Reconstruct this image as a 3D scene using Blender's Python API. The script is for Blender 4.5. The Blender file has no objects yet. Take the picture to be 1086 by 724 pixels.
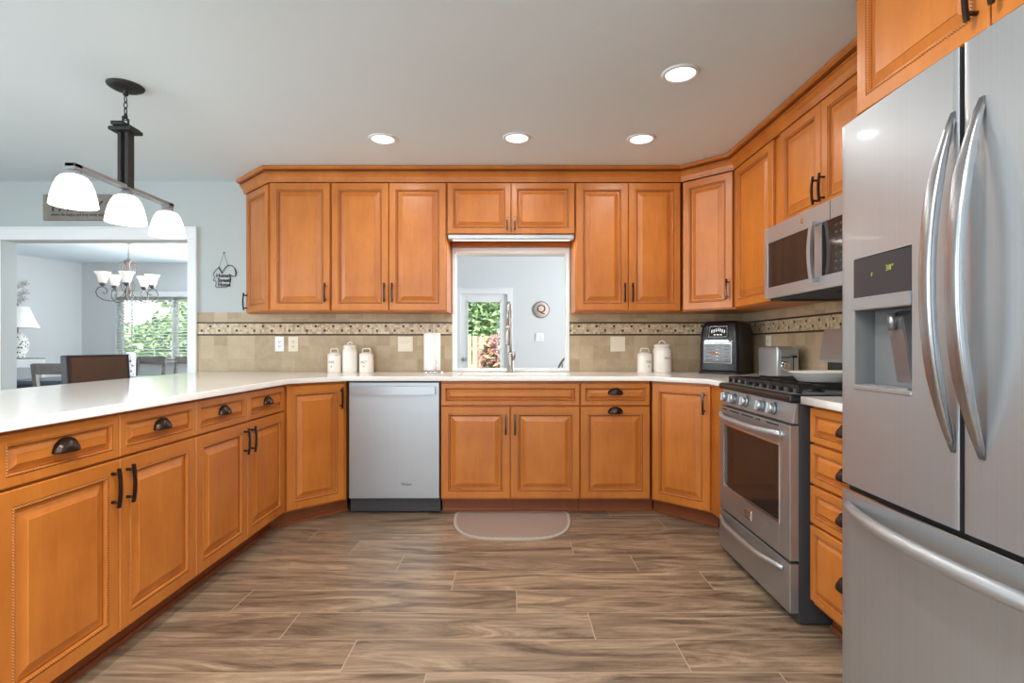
import bpy, bmesh, math, random
from mathutils import Vector, Matrix
random.seed(7)
PI = math.pi
SC = bpy.context.scene
COL = SC.collection

# ------------------------------------------------------------------ camera
CAMZ = 1.111
cd = bpy.data.cameras.new('camera')
cam = bpy.data.objects.new('camera', cd); COL.objects.link(cam)
cam.location = (0, 0, CAMZ); cam.rotation_euler = (PI/2, 0, 0)
cd.sensor_width = 36.0; cd.lens = 36.0*565/1086; cd.shift_y = 5.0/1086
cd.clip_start = 0.02; cd.clip_end = 200
SC.camera = cam

# ------------------------------------------------------------------ world, sun, added fill lights, exposure
SC.view_settings.view_transform = 'Standard'
SC.view_settings.look = 'None'
SC.view_settings.gamma = 1.0
SC.view_settings.use_curve_mapping = False
SC.view_settings.exposure = 0.0
try:
    SC.cycles.use_denoising = True
    SC.cycles.max_bounces = 10
    SC.cycles.diffuse_bounces = 5
    SC.cycles.glossy_bounces = 5
    SC.cycles.transparent_max_bounces = 16
    SC.cycles.sample_clamp_indirect = 6.0
    SC.cycles.caustics_reflective = False
    SC.cycles.caustics_refractive = False
except Exception:
    pass
wd = bpy.data.worlds.new('sky'); SC.world = wd; wd.use_nodes = True
_b = wd.node_tree.nodes['Background']
_b.inputs[0].default_value = (0.86, 0.94, 1.0, 1); _b.inputs[1].default_value = 3.2

def light(name, kind, loc, rot, energy, color=(1, 1, 1), size=None, size_y=None, parent=None, shape=None, spread=None):
    d = bpy.data.lights.new(name, kind); d.energy = energy; d.color = color
    if kind == 'AREA':
        d.shape = shape or ('RECTANGLE' if size_y else 'DISK')
        d.size = size
        if size_y: d.size_y = size_y
        if spread: d.spread = spread
    elif kind == 'SUN': d.angle = size or 0.01
    else: d.shadow_soft_size = size or 0.05
    o = bpy.data.objects.new(name, d); COL.objects.link(o)
    o.location = loc; o.rotation_euler = rot
    if parent: o.parent = parent
    return o
light('sun', 'SUN', (0, 0, 20), (math.radians(38), 0, math.radians(-25)), 9.0, (1, .96, .9), 0.02)
# unseen area lights added to brighten the rooms, set in added window openings
E_REAR, E_LEFT, E_RIGHT, E_DINE, E_FAM, E_DOWN = 38, 118, 66, 185, 155, 4.0
light('added_fill_rear', 'AREA', (-1.2, -3.12, 1.45), (PI/2, 0, 0), E_REAR, (.88, .95, 1), 3.2, 1.7)
light('added_fill_left', 'AREA', (-5.12, 0.6, 1.45), (PI/2, 0, -PI/2), E_LEFT, (.84, .93, 1), 3.0, 1.7)
light('added_fill_right', 'AREA', (1.74, -1.5, 1.45), (PI/2, 0, PI/2), E_RIGHT, (.92, .96, 1), 1.8, 1.6)
light('added_fill_dining', 'AREA', (-3.35, 8.17, 1.45), (PI/2, 0, PI), E_DINE, (.95, .98, 1), 1.4, 1.5)
light('added_fill_family', 'AREA', (3.22, 6.9, 1.6), (PI/2, 0, PI/2), E_FAM, (1, 1, 1), 3.0, 2.0)

# ------------------------------------------------------------------ material helpers
def srgb(r, g, b):
    f = lambda c: (c/255/12.92) if c/255 <= .04045 else ((c/255+.055)/1.055)**2.4
    return (f(r), f(g), f(b), 1)
class NT:
    def __init__(s, name):
        s.m = bpy.data.materials.new(name); s.m.use_nodes = True
        s.t = s.m.node_tree; s.n = s.t.nodes; s.l = s.t.links
        s.bsdf = s.n['Principled BSDF']
    def node(s, typ, ins=None, **props):
        n = s.n.new(typ)
        for k, v in props.items(): setattr(n, k, v)
        for k, v in (ins or {}).items(): s.put(n.inputs[k], v)
        return n
    def put(s, sock, v):
        if hasattr(v, 'links') or isinstance(v, bpy.types.NodeSocket): s.l.new(v, sock)
        else: sock.default_value = v
    def math(s, op, a, b=None, c=None):
        n = s.n.new('ShaderNodeMath'); n.operation = op
        s.put(n.inputs[0], a)
        if b is not None: s.put(n.inputs[1], b)
        if c is not None: s.put(n.inputs[2], c)
        return n.outputs[0]
    def obj(s): return s.n.new('ShaderNodeTexCoord').outputs['Object']
    def sep(s, v):
        n = s.n.new('ShaderNodeSeparateXYZ'); s.l.new(v, n.inputs[0]); return n.outputs
    def comb(s, x, y, z):
        n = s.n.new('ShaderNodeCombineXYZ')
        for i, v in enumerate((x, y, z)): s.put(n.inputs[i], v)
        return n.outputs[0]
    def mapping(s, v, scale=(1, 1, 1), loc=(0, 0, 0)):
        n = s.n.new('ShaderNodeMapping'); s.l.new(v, n.inputs[0])
        n.inputs['Scale'].default_value = scale; n.inputs['Location'].default_value = loc
        return n.outputs[0]
    def noise(s, v, scale=5, detail=4, rough=.55, dist=0):
        n = s.n.new('ShaderNodeTexNoise'); s.l.new(v, n.inputs['Vector'])
        n.inputs['Scale'].default_value = scale; n.inputs['Detail'].default_value = detail
        n.inputs['Roughness'].default_value = rough; n.inputs['Distortion'].default_value = dist
        return n.outputs[0]
    def white(s, v):
        n = s.n.new('ShaderNodeTexWhiteNoise'); n.noise_dimensions = '3D'
        s.l.new(v, n.inputs['Vector']); return n.outputs['Value']
    def ramp(s, f, stops):
        n = s.n.new('ShaderNodeValToRGB'); s.put(n.inputs[0], f)
        e = n.color_ramp.elements
        while len(e) < len(stops): e.new(.5)
        for i, (p, c) in enumerate(stops): e[i].position = p; e[i].color = c
        return n.outputs[0]
    def mix(s, f, a, b, mode='MIX'):
        n = s.n.new('ShaderNodeMix'); n.data_type = 'RGBA'; n.blend_type = mode
        s.put(n.inputs[0], f); s.put(n.inputs[6], a); s.put(n.inputs[7], b)
        return n.outputs[2]
    def bump(s, h, strength=.3, dist=.002):
        n = s.n.new('ShaderNodeBump'); s.put(n.inputs['Height'], h)
        n.inputs['Strength'].default_value = strength; n.inputs['Distance'].default_value = dist
        s.l.new(n.outputs[0], s.bsdf.inputs['Normal'])
    def set(s, **k):
        names = dict(color='Base Color', rough='Roughness', metal='Metallic', spec='Specular IOR Level', emit='Emission Color', estr='Emission Strength', coat='Coat Weight', coatr='Coat Roughness', sheen='Sheen Weight', trans='Transmission Weight', alpha='Alpha', aniso='Anisotropic', sss='Subsurface Weight')
        for a, v in k.items(): s.put(s.bsdf.inputs[names[a]], v)
        return s
def plain(name, col, rough=.5, metal=0, nscale=0, namt=.06, **k):
    """plain colour with a faint procedural mottle"""
    t = NT(name)
    if nscale:
        f = t.noise(t.obj(), nscale, 3)
        c = t.mix(f, tuple(x*(1-namt) for x in col[:3])+(1,), tuple(min(1, x*(1+namt)) for x in col[:3])+(1,))
        t.set(color=c)
    else: t.set(color=col)
    t.set(rough=rough, metal=metal, **k)
    return t.m
M = {}
def wood(name, a, b, rough=.40, scale=1.0, coat=.08):
    t = NT(name); o = t.obj()
    g = t.noise(t.mapping(o, (14*scale, 14*scale, 1.6*scale)), 2.5, 6, .65, .8)
    bl = t.noise(t.mapping(o, (1, 1, .6)), 5*scale, 4, .6)
    f = t.math('ADD', t.math('MULTIPLY', g, .32), t.math('MULTIPLY', bl, .68))
    c = t.ramp(f, [(.30, b), (.70, a)])
    t.set(color=c, rough=rough, coat=coat, coatr=.22)
    return t.m
W1, W2 = srgb(203, 125, 50), srgb(172, 95, 31)
M['wood'] = wood('honey_maple', W1, W2)
M['glaze'] = wood('glazed_groove', srgb(146, 80, 30), srgb(128, 66, 22), .45, coat=0)
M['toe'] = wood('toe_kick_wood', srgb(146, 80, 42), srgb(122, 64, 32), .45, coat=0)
def rope():
    t = NT('rope_bead'); x, y, z = t.sep(t.obj())
    ph = t.math('MULTIPLY', t.math('ADD', x, z), 2*PI/.0085)
    w = t.math('MULTIPLY_ADD', t.math('SINE', ph), .5, .5)
    t.set(color=t.mix(w, srgb(140, 76, 30), srgb(216, 142, 70)), rough=.4)
    t.bump(w, .7, .002)
    return t.m
M['rope'] = rope()
def steel(name, col=(.455, .485, .51, 1), rough=.36, axis=2, metal=.80):
    t = NT(name); sc = [160, 160, 160]; sc[axis] = 1.2
    h = t.noise(t.mapping(t.obj(), tuple(sc)), 1.0, 2)
    c = t.mix(h, tuple(v*.93 for v in col[:3])+(1,), tuple(v*1.05 for v in col[:3])+(1,))
    t.set(color=c, metal=metal, rough=rough, coat=.12, coatr=.05)
    return t.m
M['steel'] = steel('brushed_steel')
M['steel_h'] = steel('brushed_steel_horizontal', axis=0)
M['steel_dark'] = steel('dark_steel', (.32, .32, .33, 1), .3)
M['steel_grip'] = plain('brushed_steel_grip', (.40, .41, .425, 1), .27, .95)
M['steel_s'] = steel('range_steel_dimmed', (.40, .41, .42, 1), .34, 0)  # darker copy of the steel; the range's dimmer reflections put into its colour
M['chrome'] = plain('polished_chrome', (.72, .72, .73, 1), .1, 1.0)
M['nickel'] = plain('brushed_nickel', (.40, .37, .34, 1), .36, .9)
M['bronze'] = plain('oil_rubbed_bronze', srgb(66, 54, 48), .27, .8, 20, .25)
M['gunmetal'] = plain('gunmetal_grey', srgb(134, 136, 138), .45, .2, 14, .08)
M['black'] = plain('black_enamel', srgb(22, 22, 23), .28, 0, 9, .2)
M['blackmatte'] = plain('black_matte', srgb(30, 30, 31), .6, 0, 14, .2)
M['iron'] = plain('cast_iron', srgb(28, 28, 29), .5, .2, 40, .3)
M['greyplastic'] = plain('grey_plastic', srgb(112, 114, 116), .4, 0, 12, .08)
M['dgrey'] = plain('dark_grey_paint', srgb(58, 59, 62), .45, 0, 6, .1)
M['glassdark'] = plain('dark_oven_glass', srgb(38, 34, 32), .08, 0, 2, .15, spec=.4)
M['display'] = plain('display_glass', srgb(50, 56, 62), .08, 0, 2, .1, spec=.4)
M['wall'] = plain('wall_paint_pale_grey', srgb(186, 194, 194), .75, 0, 2.2, .015)
M['wallc'] = plain('wall_paint_cool', srgb(214, 217, 219), .75, 0, 2.2, .015)
M['ceil'] = plain('ceiling_paint', srgb(224, 238, 247), .85, 0, 1.4, .02)
M['trim'] = plain('trim_white', srgb(236, 239, 240), .4, 0, 4, .02)
M['white'] = plain('white_ceramic', srgb(238, 232, 222), .18, 0, 6, .02)
M['ivory'] = plain('ivory_plate', srgb(228, 218, 196), .35, 0, 8, .02)
M['platew'] = plain('white_plate', srgb(240, 240, 240), .35, 0, 8, .02)
M['pewter'] = plain('aged_pewter', srgb(112, 104, 100), .4, .5, 20, .2)
M['paper'] = plain('paper_towel_white', srgb(243, 240, 236), .9, 0, 60, .04)
M['ink'] = plain('grey_ink', srgb(120, 116, 114), .6, 0, 8, .05)
M['inkdark'] = plain('dark_ink', srgb(52, 54, 58), .6, 0, 8, .05)
def quartz():
    t = NT('white_quartz'); f = t.noise(t.obj(), 60, 4, .7); g = t.noise(t.obj(), 4, 3)
    c = t.mix(f, srgb(228, 224, 218), srgb(242, 239, 234))
    t.set(color=t.mix(t.math('MULTIPLY', g, .25), c, srgb(224, 218, 208)), rough=.13, spec=.5)
    return t.m
M['quartz'] = quartz()
def floor_mat():
    t = NT('wood_look_tile'); x, y, z = t.sep(t.obj())
    row = t.math('FLOOR', t.math('DIVIDE', t.math('SUBTRACT', y, 1.814), .205))
    fv = t.math('SUBTRACT', t.math('DIVIDE', t.math('SUBTRACT', y, 1.814), .205), row)
    u = t.math('DIVIDE', t.math('ADD', t.math('ADD', x, .587), t.math('MULTIPLY', row, .2965)), 1.2)
    cu = t.math('FLOOR', u); fu = t.math('SUBTRACT', u, cu)
    idv = t.comb(cu, row, 3.7); r1 = t.white(idv)
    r2 = t.white(t.comb(row, cu, 9.1))
    co = t.comb(t.math('MULTIPLY_ADD', r1, 13, x), t.math('MULTIPLY_ADD', r2, 7, y), t.math('MULTIPLY', r1, 5))
    big = t.noise(t.mapping(co, (1.0, 6.0, 1)), 1.7, 7, .66, 1.3)
    fine = t.noise(t.mapping(co, (3, 60, 1)), 1.5, 4, .6, .3)
    f = t.math('ADD', t.math('MULTIPLY', big, .78), t.math('MULTIPLY', fine, .22))
    c = t.ramp(f, [(.33, srgb(78, 63, 51)), (.43, srgb(114, 96, 79)), (.53, srgb(146, 125, 103)), (.66, srgb(180, 158, 132))])
    tint = t.ramp(r2, [(0, (.80, .80, .81, 1)), (1, (1.10, 1.08, 1.05, 1))])
    c = t.mix(1.0, c, tint, 'MULTIPLY')
    eu = t.math('MINIMUM', fu, t.math('SUBTRACT', 1.0, fu)); ev = t.math('MINIMUM', fv, t.math('SUBTRACT', 1.0, fv))
    d = t.math('MINIMUM', t.math('MULTIPLY', eu, 1.2), t.math('MULTIPLY', ev, .205))
    g = t.math('LESS_THAN', d, .0022)
    c = t.mix(g, c, srgb(168, 147, 124))
    t.set(color=c, rough=t.math('MULTIPLY_ADD', fine, .15, .30), spec=.4)
    t.bump(t.math('ADD', t.math('MULTIPLY', fine, .3), t.math('SUBTRACT', 1.0, g)), .25, .0015)
    return t.m
M['floor'] = floor_mat()
def splash(axis):
    t = NT('beige_tile_'+('back', 'side')[axis]); s = t.sep(t.obj()); a, z = s[axis], s[2]
    P = .105
    ua = t.math('DIVIDE', a, P); uz = t.math('DIVIDE', t.math('SUBTRACT', z, .905), P)
    ca, cz = t.math('FLOOR', ua), t.math('FLOOR', uz)
    fa, fz = t.math('SUBTRACT', ua, ca), t.math('SUBTRACT', uz, cz)
    r = t.white(t.comb(ca, cz, 2.3))
    n = t.noise(t.obj(), 26, 5, .7); n2 = t.noise(t.obj(), 7, 3)
    f = t.math('ADD', t.math('MULTIPLY', n, .45), t.math('ADD', t.math('MULTIPLY', r, .30), t.math('MULTIPLY', n2, .25)))
    c = t.ramp(f, [(.25, srgb(158, 138, 108)), (.5, srgb(178, 158, 127)), (.8, srgb(196, 178, 148))])
    e = t.math('MINIMUM', t.math('MINIMUM', fa, t.math('SUBTRACT', 1.0, fa)), t.math('MINIMUM', fz, t.math('SUBTRACT', 1.0, fz)))
    g = t.math('LESS_THAN', e, .014)
    t.set(color=t.mix(t.math('MULTIPLY', g, .6), c, srgb(170, 152, 124)), rough=.5)
    t.bump(t.math('ADD', t.math('SUBTRACT', 1.0, g), t.math('MULTIPLY', n, .4)), .3, .0015)
    return t.m
def mosaic(axis):
    t = NT('mosaic_strip_'+('back', 'side')[axis]); s = t.sep(t.obj()); a, z = s[axis], s[2]
    P = .017
    ua = t.math('DIVIDE', a, P); uz = t.math('DIVIDE', t.math('SUBTRACT', z, 1.206), P)
    ca, cz = t.math('FLOOR', ua), t.math('FLOOR', uz)
    fa, fz = t.math('SUBTRACT', ua, ca), t.math('SUBTRACT', uz, cz)
    r = t.white(t.comb(ca, cz, 6.1))
    c = t.ramp(r, [(0, srgb(156, 132, 100)), (.5, srgb(214, 198, 166)), (1, srgb(182, 156, 122))])
    # dark glass accents, staggered on the second and fourth rows
    pa = t.math('MODULO', t.math('ADD', ca, 4000), 8.0)
    d1 = t.math('MULTIPLY', t.math('COMPARE', pa, 2.0, .4), t.math('COMPARE', cz, 1.0, .4))
    d2 = t.math('MULTIPLY', t.math('COMPARE', pa, 6.0, .4), t.math('COMPARE', cz, 3.0, .4))
    d = t.math('MAXIMUM', d1, d2)
    e = t.math('MINIMUM', t.math('MINIMUM', fa, t.math('SUBTRACT', 1.0, fa)), t.math('MINIMUM', fz, t.math('SUBTRACT', 1.0, fz)))
    g = t.math('LESS_THAN', e, .07)
    c = t.mix(t.math('MULTIPLY', g, .5), c, srgb(178, 160, 130))
    t.set(color=t.mix(d, c, srgb(46, 32, 24)), rough=.3)
    t.bump(t.math('SUBTRACT', 1.0, g), .3, .001)
    return t.m
M['tile0'], M['tile1'], M['mos0'], M['mos1'] = splash(0), splash(1), mosaic(0), mosaic(1)
M['liner'] = plain('pencil_liner_brown', srgb(66, 44, 32), .3, 0, 12, .15)
def emis(name, col, s):
    t = NT(name); t.set(color=col, emit=col, estr=s, rough=.4); return t.m
M['lens'] = emis('downlight_lens', (1, .97, .93, 1), 5.0)
M['shade'] = emis('frosted_white_glass', (1, .985, .96, 1), 1.25)
M['shade2'] = emis('frosted_cream_glass', (1, .94, .86, 1), .30)
M['icon'] = emis('panel_icon_light', (1, 1, 1, 1), .7)
M['led'] = emis('led_strip', (1, .93, .82, 1), 1.2)
M['digits'] = emis('display_digits', srgb(150, 165, 70), .25)
M['lampshade'] = plain('linen_shade', srgb(238, 236, 232), .8, 0, 30, .03)
def glass_pane():
    t = NT('window_glass'); n = t.n
    tr = n.new('ShaderNodeBsdfTransparent'); gl = n.new('ShaderNodeBsdfGlossy'); gl.inputs['Roughness'].default_value = .02
    fr = n.new('ShaderNodeFresnel'); fr.inputs[0].default_value = 1.35
    mx = n.new('ShaderNodeMixShader')
    t.l.new(fr.outputs[0], mx.inputs[0]); t.l.new(tr.outputs[0], mx.inputs[1]); t.l.new(gl.outputs[0], mx.inputs[2])
    t.l.new(mx.outputs[0], n['Material Output'].inputs[0])
    return t.m
M['glass'] = glass_pane()
def leafmat(name, a, b):
    t = NT(name); f = t.noise(t.obj(), 9, 2)
    t.set(color=t.ramp(f, [(.3, a), (.7, b)]), rough=.6); return t.m
M['leaf'] = leafmat('leaf_green', srgb(120, 150, 96), srgb(176, 196, 140))
M['leafd'] = leafmat('leaf_deep_green', srgb(84, 118, 84), srgb(140, 170, 122))
M['croton'] = leafmat('croton_leaves', srgb(196, 96, 86), srgb(206, 180, 110))
M['plum'] = leafmat('plum_leaves', srgb(120, 74, 80), srgb(168, 120, 120))
M['bark'] = plain('bark', srgb(140, 122, 104), .9, 0, 12, .2)
M['grass'] = plain('grass_ground', srgb(150, 168, 118), .9, 0, 5, .15)
M['fence'] = plain('stained_red_fence', srgb(218, 152, 138), .8, 0, 9, .1)
M['leather'] = wood('brown_stained_wood', srgb(80, 43, 29), srgb(48, 26, 19), .35, 1.2, coat=.3)
M['espresso'] = plain('espresso_black_wood', srgb(34, 30, 32), .4, 0, 12, .15)
M['greywood'] = wood('weathered_grey_wood', srgb(132, 126, 122), srgb(98, 94, 92), .6, 1.5, coat=0)
M['bluegrey'] = wood('slate_grey_wood', srgb(84, 94, 106), srgb(62, 70, 82), .45, 1.2, coat=0)
M['mat'] = None
def matmat():
    t = NT('woven_mat'); x, y, z = t.sep(t.obj())
    w = t.math('MULTIPLY', t.math('SINE', t.math('MULTIPLY', x, 2*PI/.03)), t.math('SINE', t.math('MULTIPLY', y, 2*PI/.03)))
    w = t.math('MULTIPLY_ADD', w, .5, .5); n = t.noise(t.obj(), 80, 2)
    t.set(color=t.mix(t.math('MULTIPLY_ADD', n, .3, t.math('MULTIPLY', w, .6)), srgb(134, 113, 102), srgb(178, 158, 146)), rough=.8)
    t.bump(w, .4, .002); return t.m
M['mat'] = matmat()
M['matedge'] = plain('mat_edge', srgb(182, 170, 160), .7, 0, 20, .05)
def floral(name, a, b, sc):
    t = NT(name)
    v = t.n.new('ShaderNodeTexVoronoi'); t.l.new(t.obj(), v.inputs['Vector']); v.inputs['Scale'].default_value = sc
    f = t.math('ADD', v.outputs['Distance'], t.math('MULTIPLY', t.noise(t.obj(), sc*1.6, 2), .5))
    t.set(color=t.ramp(f, [(.52, a), (.62, b)]), rough=.7); return t.m
M['floral'] = floral('floral_fabric', srgb(92, 100, 112), srgb(226, 228, 230), 22)
M['lampbase'] = floral('patterned_ceramic', srgb(44, 46, 50), srgb(216, 216, 212), 30)
M['signwood'] = wood('grey_barn_board', srgb(150, 143, 134), srgb(118, 112, 104), .8, 2, coat=0)
M['plaque'] = plain('plaque_cream_pink', srgb(226, 204, 192), .6, 0, 20, .06)
M['cane'] = plain('woven_cane', srgb(176, 180, 182), .8, 0, 120, .2)
M['food'] = plain('toasted_food', srgb(150, 92, 56), .6, 0, 30, .3)

# ------------------------------------------------------------------ mesh builder
class MB:
    def __init__(s): s.bm = bmesh.new()
    def _mi(s, faces, mi, smooth=False):
        for f in faces: f.material_index = mi; f.smooth = smooth
    def box(s, x0, x1, y0, y1, z0, z1, bev=0, mi=0, seg=2):
        x0, x1 = min(x0, x1), max(x0, x1); y0, y1 = min(y0, y1), max(y0, y1); z0, z1 = min(z0, z1), max(z0, z1)
        b = bmesh.new()
        bmesh.ops.create_cube(b, size=1, matrix=Matrix.Translation(((x0+x1)/2, (y0+y1)/2, (z0+z1)/2)) @ Matrix.Diagonal((x1-x0, y1-y0, z1-z0, 1)))
        if bev: bmesh.ops.bevel(b, geom=b.edges[:], offset=min(bev, .49*min(x1-x0, y1-y0, z1-z0)), segments=seg, affect='EDGES', profile=.5)
        s._join(b, mi); return s
    def _join(s, b, mi, smooth=False, M4=None, keep=False):
        if M4 is not None: bmesh.ops.transform(b, matrix=M4, verts=b.verts)
        bmesh.ops.recalc_face_normals(b, faces=b.faces)
        vm = {v: s.bm.verts.new(v.co) for v in b.verts}
        for f in b.faces:
            try:
                nf = s.bm.faces.new([vm[v] for v in f.verts]); nf.material_index = f.material_index if keep else mi; nf.smooth = smooth or f.smooth
            except ValueError: pass
        b.free()
    def cyl(s, p0, p1, r, r2=None, seg=20, mi=0, smooth=True):
        p0, p1 = Vector(p0), Vector(p1); d = p1-p0
        b = bmesh.new()
        bmesh.ops.create_cone(b, cap_ends=True, segments=seg, radius1=r, radius2=r if r2 is None else r2, depth=d.length)
        q = Vector((0, 0, 1)).rotation_difference(d.normalized()).to_matrix().to_4x4()
        for f in b.faces: f.smooth = smooth and len(f.verts) == 4
        s._join(b, mi, False, Matrix.Translation((p0+p1)/2) @ q); return s
    def lathe(s, prof, c=(0, 0, 0), seg=32, mi=0, sx=1, sy=1, flat=False):
        b = bmesh.new(); rings = []
        for r, z in prof:
            if r < 1e-6: rings.append([b.verts.new((0, 0, z))])
            else: rings.append([b.verts.new((r*sx*math.cos(2*PI*i/seg), r*sy*math.sin(2*PI*i/seg), z)) for i in range(seg)])
        for a, d in zip(rings, rings[1:]):
            for i in range(seg):
                j = (i+1) % seg
                if len(a) == 1 and len(d) == 1: continue
                if len(a) == 1: f = (a[0], d[i], d[j])
                elif len(d) == 1: f = (a[i], a[j], d[0])
                else: f = (a[i], a[j], d[j], d[i])
                b.faces.new(f).smooth = not flat
        s._join(b, mi, False, Matrix.Translation(c)); return s
    def tube(s, pts, r, seg=10, mi=0, sq=None, up=None, closed=False, soft=False):
        """round tube, or a rectangular bar of half sizes sq=(a,b), along pts; r may be a list"""
        pts = [Vector(p) for p in pts]; n = len(pts); b = bmesh.new(); rings = []
        prev = None
        for i, p in enumerate(pts):
            if closed: t = (pts[(i+1) % n]-pts[i-1]).normalized()
            elif i == 0: t = (pts[1]-p).normalized()
            elif i == n-1: t = (p-pts[i-1]).normalized()
            else: t = ((pts[i+1]-p).normalized()+(p-pts[i-1]).normalized()).normalized()
            if prev is None:
                u = Vector(up) if up else (Vector((0, 0, 1)) if abs(t.z) < .9 else Vector((1, 0, 0)))
            else: u = prev
            u = (u-t*u.dot(t))
            if u.length < 1e-6: u = t.orthogonal()
            u.normalize(); w = t.cross(u).normalized(); prev = u
            rr = r[i] if isinstance(r, (list, tuple)) else r
            if sq:
                k = rr if rr else 1
                if soft:
                    pw = lambda v: math.copysign(abs(v)**.45, v)
                    rings.append([b.verts.new(p+u*pw(math.cos(2*PI*j/20))*sq[0]*k+w*pw(math.sin(2*PI*j/20))*sq[1]*k) for j in range(20)])
                else: rings.append([b.verts.new(p+u*a*sq[0]*k+w*c*sq[1]*k) for a, c in ((1, 1), (1, -1), (-1, -1), (-1, 1))])
            else:
                rings.append([b.verts.new(p+(u*math.cos(2*PI*j/seg)+w*math.sin(2*PI*j/seg))*rr) for j in range(seg)])
        m = len(rings[0])
        rng = list(zip(rings, rings[1:]))+([(rings[-1], rings[0])] if closed else [])
        for a, d in rng:
            for j in range(m):
                k = (j+1) % m; b.faces.new((a[j], a[k], d[k], d[j])).smooth = not sq or soft
        if not closed:
            b.faces.new(rings[0]); b.faces.new(rings[-1][::-1])
        s._join(b, mi); return s
    def prism(s, poly, z0, z1, mi=0, bev=0):
        b = bmesh.new()
        lo = [b.verts.new((x, y, z0)) for x, y in poly]; hi = [b.verts.new((x, y, z1)) for x, y in poly]
        n = len(poly)
        b.faces.new(lo[::-1]); b.faces.new(hi)
        for i in range(n): b.faces.new((lo[i], lo[(i+1) % n], hi[(i+1) % n], hi[i]))
        if bev: bmesh.ops.bevel(b, geom=b.edges[:], offset=bev, segments=2, affect='EDGES')
        s._join(b, mi); return s
    def extr(s, poly, axis, a0, a1, mi=0, bev=0, smooth=False):
        """polygon in the plane across axis, extruded from a0 to a1"""
        b = bmesh.new()
        def P(p, a): return (a, p[0], p[1]) if axis == 0 else ((p[0], a, p[1]) if axis == 1 else (p[0], p[1], a))
        lo = [b.verts.new(P(p, a0)) for p in poly]; hi = [b.verts.new(P(p, a1)) for p in poly]; n = len(poly)
        b.faces.new(lo); b.faces.new(hi[::-1])
        for i in range(n): b.faces.new((lo[i], lo[(i+1) % n], hi[(i+1) % n], hi[i])).smooth = smooth
        if bev: bmesh.ops.bevel(b, geom=b.edges[:], offset=bev, segments=2, affect='EDGES')
        s._join(b, mi); return s
    def sweep(s, path, prof, mi=0, dark=()):
        """profile (outward, z) swept along an open plan polyline, mitred; outward is to the right of travel"""
        b = bmesh.new(); P = [Vector(p) for p in path]; rings = []
        for i, p in enumerate(P):
            ns = []
            if i > 0: d = (p-P[i-1]).normalized(); ns.append(Vector((d.y, -d.x)))
            if i < len(P)-1: d = (P[i+1]-p).normalized(); ns.append(Vector((d.y, -d.x)))
            m = sum(ns, Vector((0, 0))).normalized(); k = 1/max(.3, m.dot(ns[0]))
            rings.append([b.verts.new((p.x+m.x*k*o, p.y+m.y*k*o, z)) for o, z in prof])
        n = len(prof)
        for a, d in zip(rings, rings[1:]):
            for j in range(n): b.faces.new((a[j], a[(j+1) % n], d[(j+1) % n], d[j])).material_index = 1 if j in dark else 0
        b.faces.new(rings[0][::-1]); b.faces.new(rings[-1])
        s._join(b, mi, keep=True); return s
    def panel(s, x0, x1, z0, z1, k=1.0, t=.02):
        """raised-panel front facing -y: stile, glazed groove, rope bead, cove, bevelled field"""
        prof = [(0, t, 0), (0, .004, 0), (.003, 0, 0), (.047*k, 0, 0), (.0485*k, .003, 1), (.050*k, .001, 2), (.0535*k, -.0012, 2), (.057*k, .001, 2), (.059*k, .010, 0), (.063*k, .0115, 1), (.070*k, .0115, 0), (.096*k, .0015, 0), (.0975*k, -.0005, 0)]
        rings = []
        for ins, y, mi in prof:
            rings.append(([s.bm.verts.new(c) for c in ((x0+ins, y, z0+ins), (x1-ins, y, z0+ins), (x1-ins, y, z1-ins), (x0+ins, y, z1-ins))], mi))
        for (a, _), (d, mi) in zip(rings, rings[1:]):
            for j in range(4):
                q = (j+1) % 4; f = s.bm.faces.new((a[j], a[q], d[q], d[j])); f.material_index = mi
        s.bm.faces.new(rings[-1][0]); s.bm.faces.new(rings[0][0][::-1])
        return s
    def mesh(s, name, mats):
        me = bpy.data.meshes.new(name)
        s.bm.normal_update(); s.bm.to_mesh(me); s.bm.free()
        for m in (mats if isinstance(mats, (list, tuple)) else [mats]): me.materials.append(M[m])
        return me
    def build(s, name, mats, parent=None, loc=None, rot=None):
        return link(name, s.mesh(name, mats), parent, loc, rot)
def link(name, data, parent=None, loc=None, rot=None):
    o = bpy.data.objects.new(name, data); COL.objects.link(o)
    if loc is not None: o.location = loc
    if rot is not None: o.rotation_euler = rot
    if parent is not None: o.parent = parent
    return o
def thing(name, label, cat, loc=(0, 0, 0), rz=0, group=None):
    o = link(name, None, None, loc, (0, 0, rz)); o.empty_display_size = .05
    return tag(o, label, cat, group)
def tag(o, label, cat, group=None):
    o['label'] = label; o['category'] = cat
    if group: o['group'] = group
    return o
def struct(mb, name, mats, parent=None):
    o = mb.build(name, mats, parent)
    if parent is None: o['kind'] = 'structure'
    return o
def copy_tree(o, parent=None):
    c = o.copy(); COL.objects.link(c)
    if parent is not None: c.parent = parent
    for ch in list(o.children): copy_tree(ch, c)
    return c
def text(name, body, size, mat, parent, loc, rot=(PI/2, 0, 0), ext=.0006, width=None, bold=0):
    cu = bpy.data.curves.new(name, 'FONT'); cu.body = body; cu.size = size; cu.extrude = ext
    cu.align_x = 'CENTER'; cu.align_y = 'CENTER'; cu.resolution_u = 2; cu.offset = bold
    tmp = bpy.data.objects.new('tmp', cu); COL.objects.link(tmp)
    dg = bpy.context.evaluated_depsgraph_get(); dg.update()
    me = bpy.data.meshes.new_from_object(tmp.evaluated_get(dg))
    bpy.data.objects.remove(tmp)
    if width:
        xs = [v.co.x for v in me.vertices]; k = width/(max(xs)-min(xs)); cx = (max(xs)+min(xs))/2
        for v in me.vertices: v.co.x = (v.co.x-cx)*k
    me.materials.clear(); me.materials.append(M[mat])
    return link(name, me, parent, loc, rot)
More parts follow.
